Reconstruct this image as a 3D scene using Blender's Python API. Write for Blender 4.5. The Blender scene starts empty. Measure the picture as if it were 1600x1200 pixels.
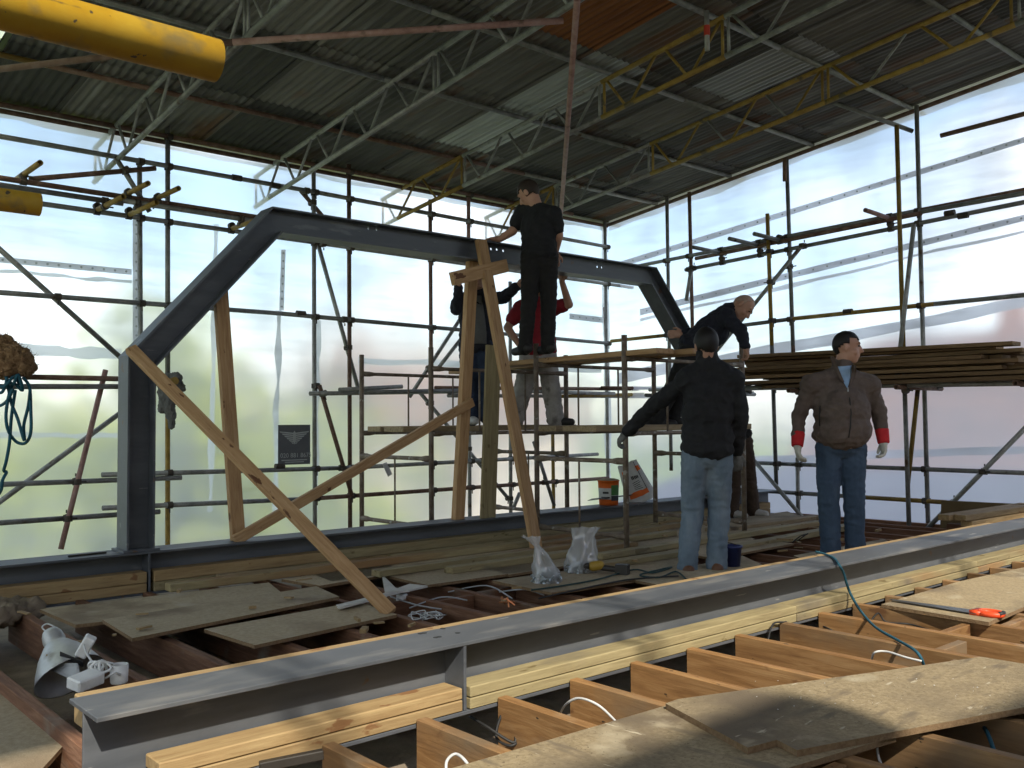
import bpy, bmesh, math, random
import numpy as np
from mathutils import Vector, Matrix, noise
from mathutils.bvhtree import BVHTree
random.seed(7)
SC = bpy.context.scene
COL = SC.collection
V = Vector
# ---------------------------------------------------------------- camera, sky, sun, exposure
CAMH = 1.1
F = 1462.0
_X = V((1660, -45, -F)).normalized()
_Y = V((-1289, -66, -F)); _Y = (_Y - _X * _X.dot(_Y)).normalized()
_Z = _X.cross(_Y)
CR = Matrix((_X, _Y, _Z))            # world from camera
cam = bpy.data.cameras.new('camera'); camo = bpy.data.objects.new('camera', cam); COL.objects.link(camo)
cam.sensor_width = 36; cam.lens = 36 * F / 1600; cam.clip_start = 0.05; cam.clip_end = 800
camo.matrix_world = Matrix.Translation((0, 0, CAMH)) @ CR.to_4x4()
SC.camera = camo
SUN = V((-0.30, -0.69, 0.71)).normalized()
w = bpy.data.worlds.new('World'); SC.world = w; w.use_nodes = True
nt = w.node_tree; nt.nodes.clear()
out = nt.nodes.new('ShaderNodeOutputWorld'); bg = nt.nodes.new('ShaderNodeBackground')
sky = nt.nodes.new('ShaderNodeTexSky'); sky.sky_type = 'NISHITA'; sky.sun_disc = False
sky.sun_elevation = math.asin(SUN.z); sky.sun_rotation = math.atan2(SUN.x, SUN.y)
sky.air_density = 1.0; sky.dust_density = 1.0
tc = nt.nodes.new('ShaderNodeTexCoord')
mp = nt.nodes.new('ShaderNodeMapping'); mp.inputs['Scale'].default_value = (1.0, 1.0, 2.2); mp.inputs['Location'].default_value = (0.35, 0.1, 0.0)
nz = nt.nodes.new('ShaderNodeTexNoise'); nz.inputs['Scale'].default_value = 2.6; nz.inputs['Detail'].default_value = 6; nz.inputs['Roughness'].default_value = 0.55
rp = nt.nodes.new('ShaderNodeValToRGB'); rp.color_ramp.elements[0].position = 0.49; rp.color_ramp.elements[1].position = 0.64
mx = nt.nodes.new('ShaderNodeMix'); mx.data_type = 'RGBA'
mx.inputs['B'].default_value = (7.6, 7.6, 7.8, 1)
L = nt.links.new
L(tc.outputs['Generated'], mp.inputs[0]); L(mp.outputs[0], nz.inputs['Vector']); L(nz.outputs['Fac'], rp.inputs[0])
L(rp.outputs[0], mx.inputs['Factor']); L(sky.outputs[0], mx.inputs['A']); L(mx.outputs['Result'], bg.inputs['Color'])
bg.inputs['Strength'].default_value = 0.135
L(bg.outputs[0], out.inputs['Surface'])
sl = bpy.data.lights.new('sun', 'SUN'); sl.energy = 3.0; sl.angle = math.radians(1.0); sl.color = (1.0, 0.93, 0.8)
so = bpy.data.objects.new('sun', sl); COL.objects.link(so)
so.rotation_euler = SUN.to_track_quat('Z', 'Y').to_euler()
SC.view_settings.view_transform = 'Standard'; SC.view_settings.look = 'None'
SC.view_settings.exposure = 1.1; SC.view_settings.gamma = 1.0
SC.render.engine = 'CYCLES'
cy = SC.cycles
cy.max_bounces = 10; cy.diffuse_bounces = 5; cy.glossy_bounces = 3; cy.transmission_bounces = 6; cy.transparent_max_bounces = 12
cy.use_denoising = True; cy.sample_clamp_indirect = 6.0; cy.caustics_refractive = True; cy.caustics_reflective = False
# ---------------------------------------------------------------- pixel -> place (photo pixels, real planes)
def ray(x, y): return CR @ V((x - 800, 600 - y, -F))
def onz(x, y, z=0.0):
    d = ray(x, y); return d * ((z - CAMH) / d.z) + V((0, 0, CAMH))
def ony(x, y, Y):
    d = ray(x, y); return d * (Y / d.y) + V((0, 0, CAMH))
def onx(x, y, X):
    d = ray(x, y); return d * (X / d.x) + V((0, 0, CAMH))
def atd(x, y, D): return ray(x, y) * (D / F) + V((0, 0, CAMH))
# ---------------------------------------------------------------- materials
MATS = {}
def _n(t, k, **kw):
    n = t.nodes.new(k)
    for a, b in kw.items():
        if hasattr(n, a): setattr(n, a, b)
        else: n.inputs[a].default_value = b
    return n
def rgb(c): return (c[0], c[1], c[2], 1)
def material(name, stops, scale=(1, 1, 1), nscale=4.0, detail=6, rough=0.7, metal=0.0, bump=0.2, bscale=None, vary=0.0,
             coord='Object', spots=None, spec=0.4, distort=0.0, rvar=0.0, bdist=0.01):
    """noise ramp colour + random per object value + optional spots (colour, scale, threshold)"""
    m = bpy.data.materials.new(name); m.use_nodes = True; t = m.node_tree
    b = t.nodes['Principled BSDF']; l = t.links.new
    tcn = _n(t, 'ShaderNodeTexCoord'); oi = _n(t, 'ShaderNodeObjectInfo')
    src = tcn.outputs['Object']
    if coord == 'World':
        g = _n(t, 'ShaderNodeNewGeometry'); src = g.outputs['Position']
    ad = _n(t, 'ShaderNodeVectorMath', operation='ADD'); cm = _n(t, 'ShaderNodeVectorMath', operation='SCALE')
    cv = _n(t, 'ShaderNodeCombineXYZ')
    for i in range(3): l(oi.outputs['Random'], cv.inputs[i])
    l(cv.outputs[0], cm.inputs[0]); cm.inputs['Scale'].default_value = 37.0 if coord == 'Object' else 0.0
    l(src, ad.inputs[0]); l(cm.outputs[0], ad.inputs[1])
    mpn = _n(t, 'ShaderNodeMapping'); mpn.inputs['Scale'].default_value = scale; l(ad.outputs[0], mpn.inputs[0])
    no = _n(t, 'ShaderNodeTexNoise'); no.inputs['Scale'].default_value = nscale; no.inputs['Detail'].default_value = detail
    no.inputs['Roughness'].default_value = 0.65; no.inputs['Distortion'].default_value = distort
    l(mpn.outputs[0], no.inputs['Vector'])
    r = _n(t, 'ShaderNodeValToRGB'); els = r.color_ramp.elements
    lo, hi = 0.3, 0.7
    els[0].position = lo; els[0].color = rgb(stops[0]); els[1].position = hi; els[1].color = rgb(stops[-1])
    for i, s in enumerate(stops[1:-1]):
        e = els.new(lo + (hi - lo) * (i + 1) / (len(stops) - 1)); e.color = rgb(s)
    l(no.outputs['Fac'], r.inputs[0]); colr = r.outputs[0]
    for sp in (spots or []):
        c2, sc2, th, soft = sp[:4]; msc = sp[4] if len(sp) > 4 else (1, 1, 1)
        m2 = _n(t, 'ShaderNodeMapping'); m2.inputs['Scale'].default_value = msc; l(ad.outputs[0], m2.inputs[0])
        n2 = _n(t, 'ShaderNodeTexNoise'); n2.inputs['Scale'].default_value = sc2; n2.inputs['Detail'].default_value = 5
        l(m2.outputs[0], n2.inputs['Vector'])
        mr = _n(t, 'ShaderNodeMapRange'); mr.inputs['From Min'].default_value = th; mr.inputs['From Max'].default_value = th + soft
        l(n2.outputs['Fac'], mr.inputs['Value'])
        mm = _n(t, 'ShaderNodeMix', data_type='RGBA'); l(mr.outputs[0], mm.inputs['Factor']); l(colr, mm.inputs['A'])
        mm.inputs['B'].default_value = rgb(c2); colr = mm.outputs['Result']
    if vary:
        hs = _n(t, 'ShaderNodeHueSaturation'); mr = _n(t, 'ShaderNodeMapRange')
        mr.inputs['To Min'].default_value = 1 - vary; mr.inputs['To Max'].default_value = 1 + vary
        l(oi.outputs['Random'], mr.inputs['Value']); l(mr.outputs[0], hs.inputs['Value']); l(colr, hs.inputs['Color']); colr = hs.outputs[0]
    l(colr, b.inputs['Base Color'])
    b.inputs['Roughness'].default_value = rough; b.inputs['Metallic'].default_value = metal
    b.inputs['Specular IOR Level'].default_value = spec
    if rvar:
        mr = _n(t, 'ShaderNodeMapRange'); mr.inputs['To Min'].default_value = rough - rvar; mr.inputs['To Max'].default_value = rough + rvar
        l(no.outputs['Fac'], mr.inputs['Value']); l(mr.outputs[0], b.inputs['Roughness'])
    if bump:
        bu = _n(t, 'ShaderNodeBump'); bu.inputs['Strength'].default_value = bump; bu.inputs['Distance'].default_value = bdist
        if bscale:
            n3 = _n(t, 'ShaderNodeTexNoise'); n3.inputs['Scale'].default_value = bscale; n3.inputs['Detail'].default_value = 4
            l(mpn.outputs[0], n3.inputs['Vector']); l(n3.outputs['Fac'], bu.inputs['Height'])
        else: l(no.outputs['Fac'], bu.inputs['Height'])
        l(bu.outputs[0], b.inputs['Normal'])
    MATS[name] = m; return m
def plain(name, c, rough=0.6, metal=0.0, **k): return material(name, [tuple(x * 0.85 for x in c), c, tuple(min(1, x * 1.12) for x in c)], nscale=9, rough=rough, metal=metal, bump=0.08, **k)
GR = (1.2, 14, 14)
DIRT = (0.10, 0.075, 0.05)
material('pine', [(.23, .145, .062), (.31, .21, .097), (.38, .27, .13)], GR, 3.0, 8, .72, 0, .25, vary=.14, distort=.6, spots=[((.2, .1, .04), 5, .66, .03, (1, 2.2, 2.2))])
material('treated', [(.20, .155, .078), (.27, .22, .112), (.34, .275, .145)], GR, 2.6, 8, .75, 0, .22, vary=.12, distort=.5, spots=[((.16, .12, .05), 5.5, .66, .03, (1, 2.2, 2.2)), ((.24, .14, .06), 1.3, .53, .14, (.6, 2, 2)), ((.13, .11, .08), 2.2, .60, .1, (.5, 1, 1))])
material('joist_pine', [(.16, .078, .027), (.245, .128, .047), (.33, .195, .083)], GR, 3.0, 8, .7, 0, .25, vary=.18, distort=.6, spots=[((.14, .06, .02), 4.5, .64, .05, (1, 2.2, 2.2)), ((.17, .115, .065), 1.6, .50, .14), ((.33, .25, .16), 2.4, .58, .1, (.6, 1, 1)), ((.03, .02, .012), 30, .70, .02, (.4, 1, 1))])
material('joist_old', [(.10, .045, .025), (.17, .08, .042), (.25, .135, .08)], GR, 3.0, 8, .85, 0, .35, vary=.2, distort=.4, spots=[((.2, .16, .12), 3, .6, .1)])
material('scaffold_board', [(.20, .145, .082), (.30, .225, .13), (.39, .30, .18)], GR, 3.0, 8, .85, 0, .3, vary=.2, distort=.4, spots=[((.1, .07, .04), 3, .6, .08)])
material('brown_board', [(.13, .075, .035), (.20, .122, .058), (.27, .175, .09)], GR, 3.0, 8, .85, 0, .3, vary=.28, distort=.4)
material('brace_timber', [(.28, .155, .068), (.39, .232, .108), (.48, .31, .16)], GR, 3.0, 8, .7, 0, .22, vary=.1, distort=.5, spots=[((.12, .05, .02), 5, .68, .02, (1, 2.2, 2.2))])
material('chipboard', [(.20, .15, .085), (.29, .225, .13), (.37, .295, .18)], (1, 1, 1), 55, 8, .88, 0, .3, bscale=140, vary=.12, spots=[((.15, .115, .075), 1.7, .47, .2), ((.40, .34, .23), 3.1, .62, .1), ((.10, .075, .045), 90, .66, .04), ((.17, .132, .085), 9, .60, .10, (.35, 1.4, 1)), ((.46, .40, .29), 26, .68, .03, (.2, 1, 1))])
material('chipboard_edge', [(.15, .09, .045), (.24, .16, .085)], (1, 1, 1), 60, 6, .95, 0, .6)
material('chipboard_dusty', [(.31, .245, .15), (.39, .315, .205), (.46, .38, .255)], (1, 1, 1), 40, 8, .92, 0, .3, bscale=140, vary=.14, spots=[((.22, .165, .105), 2.0, .52, .16), ((.42, .36, .27), 2.6, .62, .1)])
material('dust', [(.15, .115, .08), (.21, .165, .115), (.27, .215, .155)], (1, 1, 1), 6, 10, .95, 0, .5, bscale=50, coord='World', spots=[((.28, .22, .15), 9, .64, .1)])
material('steel', [(.068, .075, .085), (.088, .095, .106), (.112, .119, .13)], (.5, 3, 3), 3.5, 6, .46, .0, .06, rvar=.12, spec=.5, spots=[((.16, .165, .17), 5, .655, .06, (.35, 2, 2)), ((.045, .05, .058), 1.6, .55, .2), ((.12, .075, .045), 7, .69, .04), ((.2, .2, .2), 40, .71, .02, (.1, 1, 1))])
material('steel_sun_dust', [(.058, .064, .073), (.078, .084, .092), (.12, .123, .126)], (.6, 2.2, 1), 2.4, 8, .55, .0, .08, rvar=.12, distort=.8, spots=[((.165, .162, .155), 3.2, .58, .12, (.5, 2, 1)), ((.06, .065, .075), 1.5, .58, .15), ((.34, .33, .3), 30, .70, .03, (.15, 1, 1))])  # top flange: dust, plus mottled sunlight put into the colour as pale patches
material('galvanised', [(.15, .15, .138), (.24, .24, .222), (.33, .33, .31)], (1, 1, 1), 9, 6, .5, .3, .12, vary=.3, spots=[((.10, .06, .035), 6, .62, .1)])
material('tube_rust', [(.10, .055, .038), (.17, .10, .07), (.23, .16, .125)], (1, 1, 1), 11, 6, .75, .2, .2, vary=.25)
material('tube_pink', [(.22, .12, .10), (.32, .19, .165), (.38, .26, .235)], (1, 1, 1), 9, 6, .65, .1, .12, vary=.15, spots=[((.13, .08, .06), 7, .62, .08)])
material('tube_yellow', [(.17, .105, .02), (.26, .165, .032), (.33, .225, .05)], (1, 1, 1), 8, 6, .6, .0, .12, vary=.2, spots=[((.10, .075, .04), 7, .63, .05), ((.22, .19, .1), 15, .66, .05)])
material('tube_yellow_near', [(.42, .225, .008), (.54, .31, .012), (.60, .38, .03)], (1, 1, 1), 10, 6, .62, .0, .3, bdist=.003, spots=[((.10, .07, .035), 34, .60, .03, (1, 1, .22)), ((.30, .21, .06), 12, .56, .08), ((.16, .12, .06), 9, .63, .04, (1, 1, .4)), ((.09, .065, .04), 60, .66, .02)])
material('tower_tube', [(.12, .085, .06), (.20, .155, .115), (.30, .25, .20)], (1, 1, 1), 10, 6, .7, .2, .2, vary=.15, spots=[((.36, .34, .3), 16, .62, .05)])
material('coupler', [(.05, .045, .038), (.09, .075, .06), (.12, .09, .065)], (1, 1, 1), 20, 4, .7, .5, .2, vary=.3)
material('red_paint', [(.45, .04, .02), (.58, .06, .03)], nscale=12, rough=.6)
material('corrugated', [(.078, .071, .062), (.12, .110, .097), (.175, .162, .145)], (9, .5, 1), 1.6, 8, .66, .12, .1, vary=.45, spots=[((.20, .195, .18), 2.2, .57, .14, (5, .35, 1)), ((.13, .065, .035), 1.3, .56, .12, (2, .5, 1)), ((.045, .042, .038), 1.1, .62, .1)])
material('corrugated_rust', [(.15, .05, .016), (.24, .085, .025), (.30, .12, .045)], (9, .5, 1), 1.6, 8, .75, .2, .1)
material('corrugated_dark', [(.045, .042, .038), (.07, .066, .06), (.10, .095, .085)], (9, .5, 1), 1.6, 8, .75, .2, .1, vary=.2)
material('corrugated_bright', [(.28, .28, .26), (.38, .38, .36), (.46, .46, .44)], (9, .5, 1), 1.6, 8, .45, .6, .1)
plain('white_plastic', (.72, .72, .70), .45)
plain('grey_plastic', (.33, .34, .35), .5)
plain('black_rubber', (.02, .02, .02), .6)
material('black_cloth', [(.010, .010, .011), (.0145, .0145, .016), (.02, .02, .0215)], nscale=16, rough=.9, bump=.25, bscale=70)
material('navy_cloth', [(.010, .011, .017), (.015, .016, .024), (.02, .021, .03)], nscale=30, rough=.95, bump=.3)
material('charcoal_cloth', [(.013, .012, .012), (.019, .018, .017)], nscale=30, rough=.95, bump=.3)
material('brown_jacket', [(.09, .066, .053), (.118, .088, .073), (.145, .11, .092)], nscale=14, rough=.85, bump=.25, bscale=60)
material('jeans_blue', [(.036, .060, .10), (.048, .078, .125), (.062, .097, .148)], (1, 1, .5), 9, 8, .9, 0, .3, bscale=80, spots=[((.11, .155, .21), 4, .58, .2, (1, 1, .4))])
material('jeans_faded', [(.10, .14, .18), (.135, .18, .225), (.175, .222, .268)], (1, 1, .5), 9, 8, .9, 0, .3, bscale=80, spots=[((.22, .26, .29), 4, .56, .2, (1, 1, .4))])
material('jeans_dark', [(.014, .022, .046), (.022, .034, .065), (.034, .05, .085)], nscale=9, rough=.9, bump=.3)
material('white_trousers', [(.26, .24, .22), (.36, .335, .31), (.45, .42, .39)], nscale=8, rough=.92, bump=.3, spots=[((.17, .15, .135), 7, .6, .1)])
material('brown_trousers', [(.045, .028, .018), (.065, .042, .028)], nscale=12, rough=.92, bump=.3)
material('red_cloth', [(.20, .012, .02), (.27, .018, .028)], nscale=12, rough=.9, bump=.25)
material('grey_shirt', [(.09, .09, .09), (.13, .13, .125)], nscale=14, rough=.92, bump=.25)
material('blue_shirt', [(.24, .37, .55), (.31, .45, .63)], nscale=20, rough=.85, bump=.15)
material('skin', [(.36, .19, .125), (.42, .23, .155), (.47, .27, .19)], nscale=9, rough=.55, bump=.05, vary=.1)
plain('hair_black', (.010, .008, .007), .6)
plain('hair_brown', (.028, .017, .011), .65)
material('hair_stubble', [(.30, .19, .14), (.38, .27, .21)], nscale=40, rough=.7, bump=.1)
plain('eye_dark', (.02, .015, .012), .25)
material('glove_white', [(.50, .48, .42), (.62, .60, .54)], nscale=25, rough=.9, bump=.3)
material('glove_grey', [(.10, .10, .095), (.16, .16, .15)], nscale=25, rough=.9, bump=.3)
material('glove_red', [(.48, .02, .025), (.6, .03, .035)], nscale=25, rough=.85, bump=.2)
plain('shoe_dark', (.02, .018, .017), .6)
plain('shoe_brown', (.13, .06, .03), .55)
plain('shoe_white', (.5, .48, .45), .6)
material('aluminium', [(.36, .365, .36), (.46, .465, .455), (.54, .545, .53)], nscale=8, rough=.42, metal=.4, bump=.08, spots=[((.22, .2, .17), 6, .6, .12)])
material('zinc_bolt', [(.30, .34, .37), (.46, .50, .53)], nscale=40, rough=.35, metal=.85, bump=.1, vary=.3)
plain('blue_rope', (.015, .085, .125), .8)
plain('green_lead', (.02, .05, .05), .7)
material('hessian', [(.14, .075, .035), (.24, .14, .07), (.32, .2, .11)], nscale=18, rough=.98, bump=.9, bdist=.03)
plain('orange_plastic', (.72, .075, .02), .45)
plain('orange_print', (.72, .14, .02), .55)
plain('green_print', (.05, .17, .04), .55)
plain('paper_white', (.55, .55, .54), .7)
plain('ink_dark', (.03, .03, .035), .7)
plain('plaster', (.56, .54, .5), .85)
plain('tool_dark', (.035, .03, .025), .45)
plain('tool_yellow', (.35, .22, .03), .5)
plain('bucket_blue', (.025, .035, .12), .45)
material('sawblade', [(.16, .16, .155), (.22, .22, .215)], nscale=14, rough=.35, metal=.8)
material('poster_dark', [(.12, .125, .14), (.16, .165, .175)], nscale=8, rough=.7, bump=.05)
plain('poster_light', (.5, .53, .52), .7)
plain('copper', (.5, .19, .08), .35, .8)
material('leaf', [(.14, .18, .018), (.24, .28, .03), (.36, .38, .055)], nscale=1.2, rough=.6, bump=0, coord='World')
material('leaf_pink', [(.26, .17, .13), (.33, .22, .175), (.38, .28, .225)], nscale=1.0, rough=.6, bump=0, coord='World')
material('bark', [(.05, .035, .022), (.1, .07, .045)], nscale=12, rough=.95, bump=.6)
material('grass', [(.09, .13, .025), (.15, .20, .045), (.22, .27, .08)], nscale=.35, rough=.95, bump=.3, coord='World')
material('roof_tile', [(.15, .088, .07), (.19, .118, .096), (.23, .15, .125)], nscale=2.5, rough=.85, bump=.3, coord='World')
material('slate', [(.045, .05, .066), (.065, .07, .088), (.09, .095, .115)], nscale=3, rough=.7, bump=.2, coord='World')
material('render_wall', [(.45, .38, .32), (.55, .48, .41)], nscale=2, rough=.9, bump=.2, coord='World')
material('brick_wall', [(.26, .11, .07), (.36, .17, .11)], nscale=5, rough=.9, bump=.3, coord='World')
material('window_glass', [(.04, .05, .06), (.07, .08, .09)], nscale=1, rough=.1, bump=0)
material('ply_brown', [(.11, .072, .03), (.16, .11, .05)], nscale=3, rough=.8, bump=.15)

def thin_plastic(name, parts, tint=(.93, .95, .97), wave=1.0):
    """polythene: some light scatters (translucent), the rest passes slightly blurred (refraction)"""
    m = bpy.data.materials.new(name); m.use_nodes = True; t = m.node_tree; t.nodes.clear(); l = t.links.new
    o = _n(t, 'ShaderNodeOutputMaterial')
    trl = _n(t, 'ShaderNodeBsdfTranslucent'); trl.inputs['Color'].default_value = rgb(tint)
    rf = _n(t, 'ShaderNodeBsdfRefraction'); rf.inputs['Color'].default_value = (.97, .98, 1, 1)
    rf.inputs['IOR'].default_value = parts['ior']; rf.inputs['Roughness'].default_value = parts['rough']
    g = _n(t, 'ShaderNodeNewGeometry')
    n1 = _n(t, 'ShaderNodeTexNoise'); n1.inputs['Scale'].default_value = .9; n1.inputs['Detail'].default_value = 5
    mpn = _n(t, 'ShaderNodeMapping'); mpn.inputs['Scale'].default_value = (1, 1, .55); l(g.outputs['Position'], mpn.inputs[0]); l(mpn.outputs[0], n1.inputs['Vector'])
    mr = _n(t, 'ShaderNodeMapRange'); mr.inputs['From Min'].default_value = .3; mr.inputs['From Max'].default_value = .7
    mr.inputs['To Min'].default_value = parts['scatter'] - .14; mr.inputs['To Max'].default_value = parts['scatter'] + .14
    # creases: thin stretched streaks of thicker looking plastic, slanting both ways
    fac = n1.outputs['Fac']
    for rz, sc_, amt in ((.5, (1.2, 1.2, 9), .22), (-.9, (1.2, 1.2, 7), .18), (1.45, (1, 1, 14), .16)):
        vr = _n(t, 'ShaderNodeMapping'); vr.inputs['Rotation'].default_value = (rz, rz, 0); vr.inputs['Scale'].default_value = sc_
        l(g.outputs['Position'], vr.inputs[0]); n4 = _n(t, 'ShaderNodeTexNoise'); n4.inputs['Scale'].default_value = .8; n4.inputs['Detail'].default_value = 7; n4.inputs['Roughness'].default_value = .7
        l(vr.outputs[0], n4.inputs['Vector']); sb_ = _n(t, 'ShaderNodeMath', operation='MULTIPLY_ADD'); sb_.inputs[1].default_value = amt * 2; sb_.inputs[2].default_value = -amt
        l(n4.outputs['Fac'], sb_.inputs[0]); ad_ = _n(t, 'ShaderNodeMath', operation='ADD'); l(fac, ad_.inputs[0]); l(sb_.outputs[0], ad_.inputs[1]); fac = ad_.outputs[0]
    l(fac, mr.inputs['Value']); mr.clamp = False
    ms = _n(t, 'ShaderNodeMixShader'); l(mr.outputs[0], ms.inputs[0]); l(rf.outputs[0], ms.inputs[1]); l(trl.outputs[0], ms.inputs[2])
    gl = _n(t, 'ShaderNodeBsdfDiffuse'); gl.inputs['Color'].default_value = rgb(tint)
    cr = _n(t, 'ShaderNodeMapRange'); cr.inputs['From Min'].default_value = .42; cr.inputs['From Max'].default_value = .78; cr.inputs['To Min'].default_value = max(0, parts['diffuse'] - .06); cr.inputs['To Max'].default_value = parts['diffuse'] + .26; l(fac, cr.inputs['Value'])
    m2 = _n(t, 'ShaderNodeMixShader'); l(cr.outputs[0], m2.inputs[0]); l(ms.outputs[0], m2.inputs[1]); l(gl.outputs[0], m2.inputs[2])
    l(m2.outputs[0], o.inputs['Surface']); MATS[name] = m; return m
thin_plastic('polythene', dict(ior=1.15, rough=.34, scatter=.45, diffuse=.08))
thin_plastic('polythene_band', dict(ior=1.12, rough=.3, scatter=.70, diffuse=.18), tint=(.74, .74, .76))
thin_plastic('polythene_fold', dict(ior=1.12, rough=.3, scatter=.70, diffuse=.12), tint=(.88, .88, .88))
thin_plastic('heavy_sheet', dict(ior=1.12, rough=.3, scatter=.8, diffuse=.35), tint=(.7, .72, .74))
thin_plastic('green_sheet', dict(ior=1.12, rough=.3, scatter=.8, diffuse=.3), tint=(.42, .50, .30))
def bag_mat():
    m = bpy.data.materials.new('clear_bag'); m.use_nodes = True; t = m.node_tree; t.nodes.clear(); l = t.links.new
    o = _n(t, 'ShaderNodeOutputMaterial'); tr = _n(t, 'ShaderNodeBsdfTransparent'); d = _n(t, 'ShaderNodeBsdfTranslucent'); d.inputs[0].default_value = (.8, .8, .8, 1)
    df = _n(t, 'ShaderNodeBsdfDiffuse'); df.inputs[0].default_value = (.75, .75, .75, 1)
    g = _n(t, 'ShaderNodeBsdfGlossy'); g.inputs['Roughness'].default_value = .18
    tcn = _n(t, 'ShaderNodeTexCoord'); nn = _n(t, 'ShaderNodeTexNoise'); nn.inputs['Scale'].default_value = 22; nn.inputs['Detail'].default_value = 4; l(tcn.outputs['Object'], nn.inputs['Vector'])
    bu = _n(t, 'ShaderNodeBump'); bu.inputs['Strength'].default_value = .35; bu.inputs['Distance'].default_value = .01; l(nn.outputs['Fac'], bu.inputs['Height']); l(bu.outputs[0], g.inputs['Normal'])
    a = _n(t, 'ShaderNodeMixShader'); a.inputs[0].default_value = .4; l(d.outputs[0], a.inputs[1]); l(df.outputs[0], a.inputs[2])
    b = _n(t, 'ShaderNodeMixShader'); b.inputs[0].default_value = .22; l(a.outputs[0], b.inputs[1]); l(g.outputs[0], b.inputs[2])
    c = _n(t, 'ShaderNodeMixShader'); c.inputs[0].default_value = .42; l(tr.outputs[0], c.inputs[1]); l(b.outputs[0], c.inputs[2])
    l(c.outputs[0], o.inputs['Surface']); MATS['clear_bag'] = m
bag_mat()
# ---------------------------------------------------------------- object helpers
def link(name, me, mat=None, parent=None, mw=None):
    o = bpy.data.objects.new(name, me); COL.objects.link(o)
    if mat and me and not len(me.materials): me.materials.append(MATS[mat])
    if parent: o.parent = parent
    if mw is not None:
        o.matrix_basis = (parent_inv(parent) @ mw) if parent else mw
    return o
def parent_inv(p):
    m = p.matrix_basis.copy()
    while p.parent: p = p.parent; m = p.matrix_basis @ m
    return m.inverted()
def tag(o, label, cat, group=None, kind=None):
    if label: o['label'] = label
    if cat: o['category'] = cat
    if group: o['group'] = group
    if kind: o['kind'] = kind
    return o
def struct(o): o['kind'] = 'structure'; return o
def empty(name, loc, label, cat, group=None):
    o = bpy.data.objects.new(name, None); COL.objects.link(o); o.location = loc; o.matrix_basis = Matrix.Translation(loc); o.empty_display_size = .1
    return tag(o, label, cat, group)
def mesh(name, vs, fs, smooth=False):
    me = bpy.data.meshes.new(name); me.from_pydata([tuple(v) for v in vs], [], fs); me.update()
    if smooth: me.polygons.foreach_set('use_smooth', [True] * len(me.polygons))
    return me
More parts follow.
